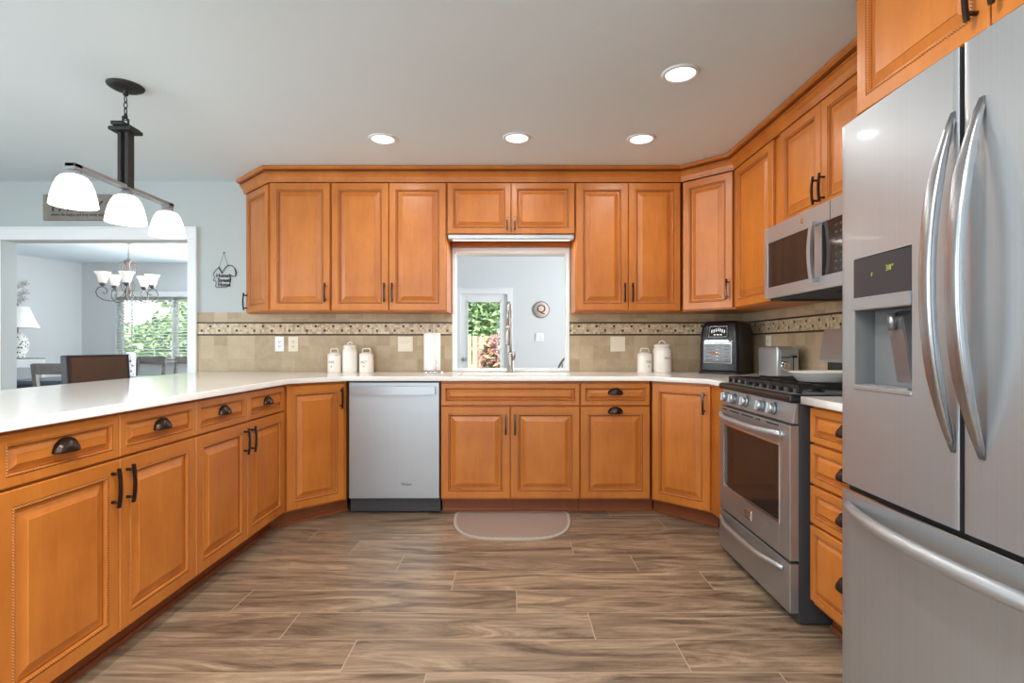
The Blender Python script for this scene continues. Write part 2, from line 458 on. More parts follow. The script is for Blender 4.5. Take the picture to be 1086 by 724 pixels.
def arc(c, r, a0, a1, n, plane='xz'):
    out = []
    for i in range(n+1):
        a = a0+(a1-a0)*i/n; u, v = r*math.cos(a), r*math.sin(a)
        out.append({'xz': (c[0]+u, c[1], c[2]+v), 'yz': (c[0], c[1]+u, c[2]+v), 'xy': (c[0]+u, c[1]+v, c[2])}[plane])
    return out

# ------------------------------------------------------------------ the shell
CE = 2.39          # ceiling
BW = 4.14          # back wall plane
RW = 1.80          # right wall plane
def slab(name, mats, *boxes):
    mb = MB()
    for b in boxes: mb.box(*b)
    return struct(mb, name, mats)
slab('floor', 'floor', (-7.6, 3.6, -3.6, 9.8, -.12, 0))
slab('ceiling', 'ceil', (-5.4, 2.0, -3.6, BW+.13, CE, CE+.15), (-7.4, -2.3, BW+.13, 8.5, CE, CE+.15))
# back wall with the dining opening (-3.97..-2.51) and the pass-through over the sink (-.445..+.43)
OX0, OX1, OZ = -3.97, -2.515, 1.935
PX0, PX1, PZ0, PZ1 = -.443, .424, .925, 1.835
slab('wall_back', 'wall', (-5.4, OX0, BW, BW+.13, 0, CE), (OX0, OX1, BW, BW+.13, OZ, CE), (OX1, PX0, BW, BW+.13, 0, CE),
     (PX0, PX1, BW, BW+.13, 0, PZ0), (PX0, PX1, BW, BW+.13, PZ1, CE), (PX1, RW+.15, BW, BW+.13, 0, CE))
slab('wall_right', 'wall', (RW, RW+.15, -.55, BW, 0, CE), (RW, RW+.15, -3.6, -2.45, 0, CE), (RW, RW+.15, -2.45, -.55, 0, .6), (RW, RW+.15, -2.45, -.55, 2.3, CE))
slab('wall_left', 'wall', (-5.35, -5.2, -3.6, -.9, 0, CE), (-5.35, -5.2, 2.1, BW, 0, CE), (-5.35, -5.2, -.9, 2.1, 0, .6), (-5.35, -5.2, -.9, 2.1, 2.3, CE))
slab('wall_rear', 'wall', (-5.4, -2.8, -3.3, -3.15, 0, CE), (.4, 2.0, -3.3, -3.15, 0, CE), (-2.8, .4, -3.3, -3.15, 0, .6), (-2.8, .4, -3.3, -3.15, 2.3, CE))
# dining room beyond
DF = 8.2
WX0, WX1, WZ0, WZ1 = -6.10, -4.35, .89, 1.87
slab('wall_dining_far', 'wallc', (-7.4, WX0, DF, DF+.15, 0, CE), (WX1, -4.1, DF, DF+.15, 0, CE), (-2.6, -2.3, DF, DF+.15, 0, CE), (-4.1, -2.6, DF, DF+.15, 0, .7), (-4.1, -2.6, DF, DF+.15, 2.2, CE), (WX0, WX1, DF, DF+.15, 0, WZ0), (WX0, WX1, DF, DF+.15, WZ1, CE))
mb = MB()
L0, L1 = Vector((-7.25, 4.27)), Vector((-6.62, 8.2))
slab('wall_dining_left', 'wallc', (-7.40, -7.25, BW, 6.75, 0, CE), (-7.4, -5.35, BW+.0, BW+.13, 0, CE))
mb.prism([(-7.40, 6.7), (-7.25, 6.7), (-6.62, 8.2), (-6.62, 8.25), (-7.40, 8.25)], 0, CE)
struct(mb, 'wall_dining_angled', 'wallc')
slab('wall_divider', 'wallc', (-2.40, -2.25, BW+.13, 9.5, 0, 3.3))
# family room beyond the pass-through
FF = 9.4
DX0, DX1, DZ = -.905, -.085, 2.03
slab('wall_family_far', 'wallc', (-2.4, DX0, FF, FF+.15, 0, 3.3), (DX1, 3.5, FF, FF+.15, 0, 3.3), (DX0, DX1, FF, FF+.15, DZ, 3.3))
slab('wall_family_right', 'wallc', (3.3, 3.45, BW, 5.4, 0, 3.3), (3.3, 3.45, 8.4, FF, 0, 3.3), (3.3, 3.45, 5.4, 8.4, 0, .6), (3.3, 3.45, 5.4, 8.4, 2.6, 3.3))
slab('wall_family_near', 'wallc', (RW+.15, 3.45, BW, BW+.13, 0, 3.3), (-2.4, RW+.15, BW+.01, BW+.13, CE, 3.3))
slab('ceiling_family', 'ceil', (-2.4, 3.5, BW, FF+.15, 3.3, 3.42))
slab('baseboard_family', 'trim', (DX1+.09, 3.3, FF-.015, FF, 0, .12), (-2.25, DX0-.09, FF-.015, FF, 0, .12))
# casings
mb = MB()
mb.box(OX0-.0, OX1+.075, BW-.018, BW, OZ, OZ+.10, .004); mb.box(OX1, OX1+.075, BW-.018, BW, .0, OZ, .004); mb.box(OX0-.075, OX0, BW-.018, BW, 0, OZ, .004)
mb.box(OX0, OX1+.075, BW-.028, BW-.018, OZ+.085, OZ+.10, .003)
mb.box(OX1+.060, OX1+.075, BW-.028, BW-.018, 0, OZ+.085, .003)
struct(mb, 'trim_1', 'trim')
mb = MB()   # pass-through casing + reveal
mb.box(PX0-.020, PX0, BW-.016, BW, PZ0, PZ1+.04, .003); mb.box(PX1, PX1+.022, BW-.016, BW, PZ0, PZ1+.04, .003); mb.box(PX0, PX1, BW-.016, BW, PZ1, PZ1+.04, .003)
mb.box(PX0, PX0+.003, BW, BW+.13, PZ0, PZ1); mb.box(PX1-.003, PX1, BW, BW+.13, PZ0, PZ1); mb.box(PX0, PX1, BW, BW+.13, PZ1-.006, PZ1)
mb.box(PX0-.02, PX1+.022, BW-.02, BW+.15, .916, PZ0+.012, .003)
struct(mb, 'trim_2', 'trim')

# backsplash : tile fields, mosaic band, two pencil liners
ZL, ZM0, ZM1, ZT = .914, 1.200, 1.292, 1.372
TH = .010
mb = MB()
for a, b in ((-2.44, PX0-.021), (PX1+.023, RW)):
    mb.box(a, b, BW-TH, BW, ZL, ZM0, 0, 0); mb.box(a, b, BW-TH, BW, ZM1, ZT, 0, 0)
    mb.box(a, b, BW-TH-.001, BW, ZM0, ZM1, 0, 1)
    for z in (ZM0, ZM1): mb.box(a, b, BW-TH-.006, BW, z-.006, z+.006, .003, 2)
struct(mb, 'trim_3', ['tile0', 'mos0', 'liner'])
mb = MB()
a, b = 1.66, BW-TH-.006
mb.box(RW-TH, RW, a, b, ZL, ZM0, 0, 0); mb.box(RW-TH, RW, a, b, ZM1, ZT+.03, 0, 0); mb.box(RW-TH-.001, RW, a, b, ZM0, ZM1, 0, 1)
for z in (ZM0, ZM1): mb.box(RW-TH-.006, RW, a, b, z-.006, z+.006, .003, 2)
struct(mb, 'trim_4', ['tile1', 'mos1', 'liner'])

# unseen windows added to hold the fill lights: kitchen, dining and family rooms
def win_frame(name, axis, p, a0, a1, z0, z1, n=2):
    mb = MB(); w = .05
    def bx(u0, u1, zz0, zz1):
        if axis == 0: mb.box(p-.03, p+.03, u0, u1, zz0, zz1, .004)
        else: mb.box(u0, u1, p-.03, p+.03, zz0, zz1, .004)
    bx(a0, a1, z0, z0+w); bx(a0, a1, z1-w, z1)
    for i in range(n+1):
        u = a0+(a1-a0-w)*i/n; bx(u, u+w, z0, z1)
    o = struct(mb, name, 'trim')
    g = MB()
    if axis == 0: g.box(p-.004, p+.004, a0+.01, a1-.01, z0+.01, z1-.01)
    else: g.box(a0+.01, a1-.01, p-.004, p+.004, z0+.01, z1-.01)
    g.build('pane', 'glass', o)
    return o
win_frame('added_window_2', 1, -3.24, -2.8, .4, .6, 2.3, 3)
win_frame('added_window_3', 0, -5.29, -.9, 2.1, .6, 2.3, 3)
win_frame('added_window_6', 0, RW+.10, -2.45, -.55, .6, 2.3)
win_frame('added_window_4', 1, DF+.09, -4.1, -2.6, .7, 2.2)
win_frame('added_window_5', 0, 3.39, 5.4, 8.4, .6, 2.6, 3)

# dining window with sill; blind is its own thing
w1 = win_frame('window_1', 1, DF+.09, WX0, WX1, WZ0, WZ1, 2)
mb = MB(); mb.box(WX0-.03, WX1+.03, DF-.05, DF+.06, WZ0-.03, WZ0, .004); mb.build('sill', 'trim', w1)
bl = thing('window_blind', 'white slatted blind lowered over the dining room window', 'blind', (0, 0, 0))
mb = MB(); mb.box(WX0-.04, WX1+.04, DF-.075, DF-.003, WZ1-.005, WZ1+.075, .006); mb.build('headrail', 'trim', bl)
mb = MB()
n = 21
for i in range(n):
    z = WZ0+.035+i*(WZ1-WZ0-.06)/(n-1)
    mb.extr([(DF+.004, z-.009), (DF+.050, z+.005), (DF+.050, z+.008), (DF+.004, z-.006)], 0, WX0+.012, WX1-.012)
mb.build('slats', 'trim', bl)
for x in (WX0+.25, (WX0+WX1)/2, WX1-.25): mb = MB(); mb.box(x-.012, x+.012, DF+.001, DF+.003, WZ0+.01, WZ1); mb.build('ladder_tape', 'trim', bl)

# exterior door of the family room : glazed leaf, casing
mb = MB()
mb.box(DX0, DX0+.115, FF+.03, FF+.075, .01, DZ); mb.box(DX1-.115, DX1, FF+.03, FF+.075, .01, DZ)
mb.box(DX0+.115, DX1-.115, FF+.03, FF+.075, DZ-.13, DZ); mb.box(DX0+.115, DX1-.115, FF+.03, FF+.075, .01, .62)
d1 = struct(mb, 'door_1', 'trim')
mb = MB(); mb.box(DX0+.113, DX1-.113, FF+.05, FF+.056, .615, DZ-.125); mb.build('pane', 'glass', d1)
mb = MB()
for x0, x1, z0, z1 in ((DX0+.105, DX0+.13, .60, DZ-.115), (DX1-.13, DX1-.105, .60, DZ-.115), (DX0+.105, DX1-.105, DZ-.14, DZ-.115), (DX0+.105, DX1-.105, .60, .625)):
    mb.box(x0, x1, FF+.02, FF+.03, z0, z1, .003)
mb.build('glazing_bead', 'trim', d1)
mb = MB(); mb.cyl((DX0+.055, FF+.03, .88), (DX0+.055, FF-.005, .88), .012); mb.lathe([(0, -.03), (.024, -.025), (.03, 0), (.024, .025), (0, .03)], (DX0+.055, FF-.02, .88), 16)
mb.cyl((DX0+.055, FF+.03, .88), (DX0+.055, FF+.022, .88), .032); mb.build('door_handle', 'nickel', d1)
mb = MB(); c = .09
mb.box(DX0-c, DX0, FF-.018, FF, 0, DZ+c, .004); mb.box(DX1, DX1+c, FF-.018, FF, 0, DZ+c, .004); mb.box(DX0, DX1, FF-.018, FF, DZ, DZ+c, .004)
mb.box(DX0-c-.01, DX1+c+.01, FF-.028, FF, DZ+c, DZ+c+.02, .003)
struct(mb, 'trim_5', 'trim')

# ------------------------------------------------------------------ cabinet hardware (meshes shared by all copies)
def bar_mesh(L=.135):
    mb = MB(); h = L/2
    pts = [(0, -.030+.006*(abs(t)**2), t*h) for t in (-1, -.8, -.55, -.3, 0, .3, .55, .8, 1)]
    mb.tube(pts, 1, sq=(.0042, .0052), up=(0, 1, 0))
    for t in (-.72, .72): mb.cyl((0, -.027, t*h), (0, .002, t*h), .0045, .006, 10)
    return mb.mesh('bar_pull', 'bronze')
def cup_mesh():
    mb = MB(); a, b, c = .044, .036, .027
    bm2 = bmesh.new(); G = []
    nu, nv = 16, 8
    for i in range(nu+1):
        th = PI*i/nu; row = []
        for j in range(nv+1):
            ph = (PI/2)*j/nv; r = math.sin(th)
            row.append(bm2.verts.new((a*math.cos(th), -c*r*math.sin(ph)-.001, b*r*math.cos(ph))))
        G.append(row)
    for i in range(nu):
        for j in range(nv):
            f = [G[i][j], G[i+1][j], G[i+1][j+1], G[i][j+1]]
            bm2.faces.new(f).smooth = True
    bmesh.ops.remove_doubles(bm2, verts=bm2.verts, dist=1e-5)
    bmesh.ops.solidify(bm2, geom=bm2.faces[:], thickness=-.002)
    mb._join(bm2, 0)
    # flange around the dome and a lip along the opening
    mb.tube([(a*1.06*math.cos(PI*i/20), -.0015, b*1.08*math.sin(PI*i/20)) for i in range(21)], 1, sq=(.0015, .004), up=(0, 1, 0))
    mb.tube([(a*math.cos(PI*i/20), -.001-c*math.sin(PI*i/20), 0) for i in range(21)], .002, 6)
    return mb.mesh('cup_pull', 'bronze')
BAR, CUP = bar_mesh(), cup_mesh()
BARS = bar_mesh(.09)
WM = ['wood', 'glaze', 'rope']
def front(root, kind, x0, x1, z0, z1, pull=None, k=1.0, data=None):
    """door or drawer front in the cabinet frame; pull = (x, z, 'bar'|'cup')"""
    mb = MB(); mb.panel(x0, x1, z0, z1, k)
    f = mb.build(kind, WM, root)
    if pull:
        x, z, t = pull
        link({'bar': 'handle', 'bars': 'handle', 'cup': 'cup_pull'}[t], {'bar': BAR, 'bars': BARS, 'cup': CUP}[t], f, (x, 0, z))
    return f
G = .0025
def carcass(root, poly, z0, z1, mat='wood', name='carcass'):
    mb = MB(); mb.prism(poly, z0, z1); return mb.build(name, mat, root)
def base_cab(label, loc, rz, w, depth, layout, poly=None, ext=(0, 0), group='base cabinets', sink=False):
    r = thing('base_cabinet', label, 'cabinet', (loc[0], loc[1], 0), rz, group)
    if poly is None: poly = [(0, .021), (w, .021), (w, depth), (0, depth)]
    if sink:   # open-topped box: low body, front rail and two side panels around the basin
        mb = MB(); mb.prism(poly, .10, .66); mb.box(0, w, .021, .06, .66, .884); mb.box(0, .018, .06, depth, .66, .884); mb.box(w-.018, w, .06, depth, .66, .884); mb.box(.018, w-.018, depth-.018, depth, .66, .884); mb.build('carcass', 'wood', r)
    else: carcass(r, poly, .10, .884)
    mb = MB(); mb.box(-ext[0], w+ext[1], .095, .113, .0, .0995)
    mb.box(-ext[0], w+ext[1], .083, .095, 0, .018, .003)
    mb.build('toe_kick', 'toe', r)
    layout(r, w); return r
# peninsula : two 36 inch units, face looks to +X
PXF = -1.37
def two_and_two(r, w):
    h = w/2
    front(r, 'drawer', G, h-G, .724, .872, (h/2, .79, 'cup'), .62)
    front(r, 'drawer', h+G, w-G, .724, .872, (1.5*h, .79, 'cup'), .62)
    front(r, 'door', G, h-G, .112, .716, (h-.035, .625, 'bar'))
    front(r, 'door', h+G, w-G, .112, .716, (h+.035, .625, 'bar'))
base_cab('honey maple peninsula cabinet with two drawers, nearest the camera', (PXF, 1.41), PI/2, .90, .60, two_and_two)
base_cab('honey maple peninsula cabinet with two drawers, next to the angled corner door', (PXF, 2.31), PI/2, .90, .60, two_and_two)
mb = MB(); mb.box(-2.04, -1.972, 1.41, 3.21, 0, .884); mb.box(-1.97, PXF-.021, 1.388, 1.409, 0, .884)
o = mb.build('peninsula_back_panel', 'wood'); tag(o, 'maple panel closing the back and end of the peninsula', 'panel')
# left corner
LC = .29*math.sqrt(2)
def one_door_r(r, w): front(r, 'door', .012, w-.022, .112, .868, (w-.050, .775, 'bar'))
s2 = math.sqrt(.5)
def tolocal(pts, loc, rz):
    c, s = math.cos(-rz), math.sin(-rz)
    return [((x-loc[0])*c-(y-loc[1])*s, (x-loc[0])*s+(y-loc[1])*c) for x, y in pts]
loc, rz = (-1.37, 3.21), PI/4
poly = tolocal([(-1.385, 3.225), (-1.095, 3.515), (-1.095, 4.11), (-1.97, 4.11), (-1.97, 3.225)], loc, rz)
base_cab('angled maple corner cabinet door left of the dishwasher', loc, rz, LC, .5, one_door_r, poly, (.055, .045))
# sink base
def sinkbase(r, w):
    front(r, 'drawer_front', G, w-G, .722, .866, None, .62)
    h = w/2
    front(r, 'door', G, h-G, .112, .714, (h-.030, .60, 'bar')); front(r, 'door', h+G, w-G, .112, .714, (h+.030, .60, 'bar'))
loc = (-.469, 3.5)
base_cab('wide maple sink cabinet with two doors under the window', loc, 0, .916, .61, sinkbase,
         [(0, .021), (.916, .021), (.916, .61), (0, .61)], sink=True)
def trash(r, w):
    front(r, 'drawer', G, w-G, .722, .866, (w/2, .795, 'cup'), .62)
    front(r, 'pull_out_front', G, w-G, .112, .714, (w/2, .672, 'cup'))
base_cab('narrow maple cabinet with two cup pulls right of the sink cabinet', (.449, 3.5), 0, .46, .61, trash, None, (0, .036))
# right corner
loc, rz = (.911, 3.5), -PI/4
poly = tolocal([(.925, 3.515), (1.215, 3.225), (1.215, 2.885), (1.78, 2.885), (1.78, 4.11), (.925, 4.11)], loc, rz)
RCW = .293*math.sqrt(2)
base_cab('angled maple corner cabinet door left of the stove', loc, rz, RCW, .5, lambda r, w: front(r, 'door', .012, w-.012, .112, .868, (w-.045, .765, 'bar')), poly, (.036, .0))
# right drawers beside fridge
def four(r, w):
    zs = [(.738, .872), (.578, .728), (.424, .568), (.122, .414)]
    for i, (a, b) in enumerate(zs): front(r, 'drawer', .008, w-G, a, b, (w*.56, (a+b)/2-.01, 'cup'), .55)
base_cab('stack of four maple drawers between stove and refrigerator', (1.165, 2.092), -PI/2, .425, .60, four)

# ------------------------------------------------------------------ upper cabinets
UZ0, UZ1, UF = 1.362, 2.285, 3.81
def upper(label, loc, rz, w, layout, poly, z0=UZ0, z1=UZ1):
    r = thing('wall_cabinet', label, 'cabinet', (loc[0], loc[1], 0), rz, 'wall cabinets')
    carcass(r, poly, z0, z1); layout(r, w); return r
ZB, ZTp = UZ0+.006, UZ1-.006
def single(side):
    def f(r, w):
        front(r, 'door', .006, w-.006, ZB, ZTp, ((w-.034 if side == 'r' else .034), ZB+.125, 'bar'))
    return f
def double(z0=ZB, t='bar', dz=.125, ks=1.0):
    def f(r, w):
        h = w/2
        front(r, 'door', .005, h-G, z0, ZTp, (h-.028, z0+dz, t), ks); front(r, 'door', h+G, w-.005, z0, ZTp, (h+.028, z0+dz, t), ks)
    return f
D = BW-UF-.012
rect = lambda w, d=D: [(0, .021), (w, .021), (w, d), (0, d)]
e0, e1 = Vector((-2.062, 4.122)), Vector((-1.738, 3.812))
rz = math.atan2(e1.y-e0.y, e1.x-e0.x); wE = (e1-e0).length
upper('angled maple end cabinet beside the squirrel wall hanging', e0, rz, wE, lambda r, w: front(r, 'door', .012, w-.03, ZB, ZTp, (.03, ZB+.085, 'bar')),
      tolocal([(-2.045, 4.127), (-1.739, 3.835), (-1.739, 4.127)], e0, rz))
upper('single-door maple wall cabinet above the electrical outlets', (-1.735, UF), 0, .437, single('r'), rect(.437))
upper('tall two-door maple wall cabinet left of the window', (-1.295, UF), 0, .826, double(), rect(.826))
SZ0 = 1.913
upper('short two-door maple wall cabinet above the sink window', (-.466, UF), 0, .918, double(SZ0+.004, 'bars', .065, .85), rect(.918), SZ0)
upper('tall two-door maple wall cabinet right of the window', (.455, UF), 0, .755, double(), rect(.755))
c0, c1 = Vector((1.213, 3.812)), Vector((1.478, 3.547))
rz = math.atan2(c1.y-c0.y, c1.x-c0.x)
upper('angled maple corner wall cabinet above the air fryer', c0, rz, (c1-c0).length, lambda r, w: front(r, 'door', .010, w-.010, ZB, ZTp, (w-.040, ZB+.125, 'bar')),
      tolocal([(1.230, 3.828), (1.494, 3.564), (1.788, 3.564), (1.788, 4.127), (1.230, 4.127)], c0, rz))
UX = 1.475
upper('single-door maple wall cabinet between corner cabinet and microwave', (UX, 3.545), -PI/2, .607, lambda r, w: front(r, 'door', .02, w-.08, ZB, ZTp), rect(.607, .313))
upper('short two-door maple wall cabinet above the microwave', (UX, 2.935), -PI/2, .785, double(1.756, 'bar', .105), rect(.785, .313), 1.750)
FX = 1.08
r = thing('wall_cabinet', 'deep maple cabinet above the refrigerator with rope-bead doors', 'cabinet', (FX, 1.69, 0), -PI/2, 'wall cabinets')
carcass(r, [(0, .021), (.97, .021), (.97, .70), (0, .70)], 1.825, CE-.003)
front(r, 'door', .02, .485-G, 1.832, CE-.06, (.485-.032, 1.832+.10, 'bar'), .9)
front(r, 'door', .485+G, .95, 1.832, CE-.06, (.485+.032, 1.832+.10, 'bar'), .9)
mb = MB(); mb.box(.0, .97, .003, .020, CE-.055, CE-.004, .004); mb.build('top_rail', 'wood', r)
# frieze + crown following the cabinet fronts
path = [(-2.075, 4.128), (-1.738, 3.815), (1.211, 3.815), (1.480, 3.546), (1.480, 1.70)]
mb = MB()
mb.sweep(path, [(-.012, 2.286), (.004, 2.286), (.006, 2.294), (.004, 2.300), (.010, 2.320), (.026, 2.340), (.036, 2.344), (.036, 2.348), (.028, 2.352), (.028, 2.356), (.050, 2.362), (.060, 2.368), (.060, 2.386), (-.012, 2.386)], 0, (7, 8, 9))
o = mb.build('crown_moulding', ['wood', 'glaze']); tag(o, 'maple crown moulding running along the tops of the wall cabinets', 'moulding')
# cleat behind the window cabinet and its light bar
mb = MB(); mb.box(-.462, .448, BW-.045, BW-.018, 1.877, 1.911, .003); o = mb.build('wooden_cleat', 'wood'); tag(o, 'maple strip on the wall under the short window cabinet', 'strip')
t = thing('cabinet_light', 'slim white light bar under the short cabinet over the sink', 'light', (0, UF, 1.912))
mb = MB(); mb.extr([(.022, 0), (.022, -.026), (.04, -.030), (.10, -.030), (.10, 0)], 0, -.459, .445, 0, .003); mb.build('housing', 'steel_h', t)
mb = MB(); mb.box(-.43, .42, .045, .09, -.0315, -.030); mb.build('diffuser', 'led', t)
light('cabinet_light_glow', 'AREA', (0, .065, -.036), (0, 0, 0), 3.0, (1, .93, .82), .85, .05, t)

# ------------------------------------------------------------------ countertops
def slab_curve(name, outer, holes, z0, z1, mat):
    cu = bpy.data.curves.new(name, 'CURVE'); cu.dimensions = '2D'; cu.fill_mode = 'BOTH'
    bv = .003; cu.extrude = (z1-z0)/2-bv; cu.bevel_depth = bv; cu.bevel_resolution = 2; cu.offset = -bv
    for poly in [outer]+holes:
        sp = cu.splines.new('POLY'); sp.points.add(len(poly)-1); sp.use_cyclic_u = True
        for p, (x, y) in zip(sp.points, poly): p.co = (x, y, 0, 1)
    tmp = bpy.data.objects.new('tmp', cu); COL.objects.link(tmp)
    dg = bpy.context.evaluated_depsgraph_get(); dg.update()
    me = bpy.data.meshes.new_from_object(tmp.evaluated_get(dg)); bpy.data.objects.remove(tmp)
    for v in me.vertices: v.co.z += (z0+z1)/2
    me.materials.clear(); me.materials.append(M[mat])
    return link(name, me)
def rrect(x0, x1, y0, y1, r, n=5):
    out = []
    for cx, cy, a in ((x1-r, y1-r, 0), (x0+r, y1-r, PI/2), (x0+r, y0+r, PI), (x1-r, y0+r, 1.5*PI)):
        out += [(cx+r*math.cos(a+PI/2*i/n), cy+r*math.sin(a+PI/2*i/n)) for i in range(n+1)]
    return out
SX0, SX1, SY0, SY1 = -.40, .40, 3.60, 3.97
wy = BW-TH-.007
o = slab_curve('countertop', [(-2.23, 1.36), (-1.34, 1.36), (-1.34, 3.198), (-1.068, 3.47), (.899, 3.47), (1.175, 3.194), (1.175, 2.876), (RW-TH-.007, 2.876), (RW-TH-.007, wy), (-2.432, wy)],
               [rrect(SX0, SX1, SY0, SY1, .05)], .884, .914, 'quartz')
tag(o, 'long white quartz countertop wrapping peninsula, sink and corner', 'countertop')
o = slab_curve('countertop', [(1.135, 1.668), (RW-TH-.007, 1.668), (RW-TH-.007, 2.094), (1.135, 2.094)], [], .884, .914, 'quartz')
tag(o, 'short white quartz countertop between stove and refrigerator', 'countertop')
# sink
mb = MB()
bm2 = bmesh.new(); rings = []
for off, z in ((.012, .883), (.002, .883), (-.004, .876), (-.012, .72), (-.05, .70)):
    rings.append([bm2.verts.new((x, y, z)) for x, y in rrect(SX0-off, SX1+off, SY0-off, SY1+off, max(.01, .05+off))])
for a, b in zip(rings, rings[1:]):
    for i in range(len(a)): bm2.faces.new((a[i], a[(i+1) % len(a)], b[(i+1) % len(a)], b[i])).smooth = True
bm2.faces.new(rings[-1]); mb._join(bm2, 0)
t = thing('kitchen_sink', 'undermount basin set into the white countertop below the window', 'sink', (0, 0, 0))
mb.build('basin', 'white', t)
mb = MB(); mb.lathe([(0, .703), (.03, .703), (.045, .706), (.045, .702)], (0, 3.79, 0), 20); mb.build('drain', 'chrome', t)

# ------------------------------------------------------------------ dishwasher
t = thing('dishwasher', 'stainless steel dishwasher with towel-bar handle under the counter', 'dishwasher', (-1.078, 3.5, 0))
mb = MB(); mb.box(.004, .602, .03, .58, .10, .878); mb.build('tub', 'dgrey', t)
mb = MB(); mb.box(.006, .600, 0, .028, .110, .874, .004); mb.build('door', 'steel', t)
mb = MB()
pts = [(.030+.545*i/12, -.030-.012*math.sin(PI*i/12), .822) for i in range(13)]
mb.tube(pts, 1, sq=(.027, .008), up=(0, 0, 1))
mb.box(.030, .048, -.034, .002, .796, .848, .004); mb.box(.557, .575, -.034, .002, .796, .848, .004)
mb.build('handle', 'steel_h', t)
mb = MB(); mb.box(.004, .602, .045, .06, .012, .106, .003); mb.build('toe_panel', 'dgrey', t)
text('logo', 'Whirlpool', .026, 'inkdark', t, (.385, -.0012, .205), width=.066)

# ------------------------------------------------------------------ stove
t = thing('gas_stove', 'stainless gas range with black grates and five front knobs', 'stove', (1.115, 2.868, 0), -PI/2-.015)
SW = .756
mb = MB(); mb.box(.002, SW, .035, .64, .012, .895); mb.build('body', 'dgrey', t)
for x in (.05, SW-.05):
    for y in (.12, .58): mb = MB(); mb.cyl((x, y, 0), (x, y, .014), .018, seg=12); mb.build('foot', 'blackmatte', t)
mb = MB(); mb.extr([(.010, .802), (.034, .802), (.034, .884), (.022, .884)], 0, .002, SW-.002, 0, .003); cp = mb.build('control_panel', 'steel_s', t)
for x in (.066, .158, .300, .470, .580):
    mb = MB(); mb.cyl((0, 0, 0), (0, -.006, 0), .028, seg=28); mb.cyl((0, -.006, 0), (0, -.026, 0), .024, .022, 28); mb.box(-.004, .004, -.030, -.010, -.021, .021, .002)
    mb.build('knob', 'steel_h', cp, (x, .014, .844), (math.radians(-8), 0, 0))
# cooktop with bull-nosed black rim
mb = MB(); mb.box(-.002, SW+.002, -.004, .60, .884, .918, .012, 0, 3); mb.build('cooktop', 'black', t)
mb = MB(); mb.box(.02, SW-.02, .035, .54, .917, .920, .001); mb.build('cooktop_reflection_sheet', 'greyplastic', t)  # grey sheet painted in for the reflection on the black cooktop
for x, y, r_ in ((.14, .16, .045), (.14, .43, .035), (.378, .30, .05), (.61, .16, .05), (.61, .43, .038)):
    mb = MB(); mb.lathe([(0, .935), (r_*.75, .935), (r_*.8, .930), (r_*.8, .926), (r_, .925), (r_*1.05, .920)], (x, y, 0), 24); mb.build('burner', 'iron', t)
for gi in range(3):
    mb = MB(); x0 = .022+gi*.238; x1 = x0+.232; y0, y1 = .045, .545; zt, b = .952, .006
    for x in (x0+b, (x0+x1)/2, x1-b): mb.box(x-b, x+b, y0, y1, zt-.014, zt, .002)
    for y in (y0+b, .16, .30, .44, y1-b): mb.box(x0, x1, y-b, y+b, zt-.014, zt, .002)
    for x in (x0+b, x0+.077, x0+.155, x1-b):
        for y in (y0+b, y1-b): mb.box(x-.007, x+.007, y-.009, y+.009, .920, zt-.001, .002)
    mb.build('grate', 'iron', t)
# oven door
mb = MB()
x0, x1, z0, z1 = .004, SW-.004, .256, .794
wx0, wx1, wz0, wz1 = .075, .662, .385, .700
for a in ((x0, wx0, z0, z1), (wx1, x1, z0, z1), (wx0, wx1, z0, wz0), (wx0, wx1, wz1, z1)): mb.box(a[0], a[1], 0, .036, a[2], a[3], .002)
od = mb.build('oven_door', 'steel_s', t)
mb = MB(); mb.box(wx0-.002, wx1+.002, .006, .014, wz0-.002, wz1+.002); mb.build('oven_window', 'glassdark', od)
mb = MB(); q = .007
mb.box(wx0-q, wx0, -.003, .004, wz0-q, wz1+q, .001); mb.box(wx1, wx1+q, -.003, .004, wz0-q, wz1+q, .001); mb.box(wx0, wx1, -.003, .004, wz0-q, wz0, .001); mb.box(wx0, wx1, -.003, .004, wz1, wz1+q, .001)
mb.build('window_bezel', 'chrome', od)
for a, b in ((.06, .11), (.15, .26), (.29, .42), (.45, .49), (.55, .66)): mb = MB(); mb.box(a, b, -.001, .006, .780, .786); mb.build('vent_slot', 'blackmatte', od)
def bowbar(x0, x1, z, out, r, sag=.03):
    n = 16; pts = []; rr = []
    for i in range(n+1):
        f = i/n; s = math.sin(PI*f)
        pts.append((x0+(x1-x0)*f, -out*min(1, (s*1.6))-.012*s, z-sag*0)); rr.append(r*(.75+.25*min(1, s*3)))
    return pts, rr
pts, rr = bowbar(.03, SW-.05, .752, .042, .014)
mb = MB(); mb.tube(pts, rr, 14)
mb.cyl((.04, -.014, .752), (.04, .004, .752), .013); mb.cyl((SW-.06, -.014, .752), (SW-.06, .004, .752), .013)
mb.build('handle', 'steel_h', od)
mb = MB(); mb.box(.335, .405, -.005, .002, .300, .345, .003); mb.box(.341, .399, -.0065, -.004, .329, .333, .0005); mb.box(.341, .399, -.0065, -.004, .307, .322, .001); mb.build('badge', 'chrome', od)
mb = MB(); mb.box(.004, SW-.004, 0, .036, .048, .244, .003); sd = mb.build('storage_drawer', 'steel_s', t)
pts, rr = bowbar(.025, SW-.055, .208, .030, .012)
mb = MB(); mb.tube(pts, rr, 14); mb.build('drawer_handle', 'steel_h', sd)
# backguard
mb = MB(); mb.box(.02, SW-.02, .565, .64, .90, 1.035, .004); bg = mb.build('vent_riser', 'black', t)
mb = MB(); mb.extr([(.530, 1.040), (.556, 1.200), (.640, 1.200), (.640, 1.028), (.533, 1.028)], 0, .004, SW-.004, 0, .004); mb.build('backguard', 'steel_s', t)

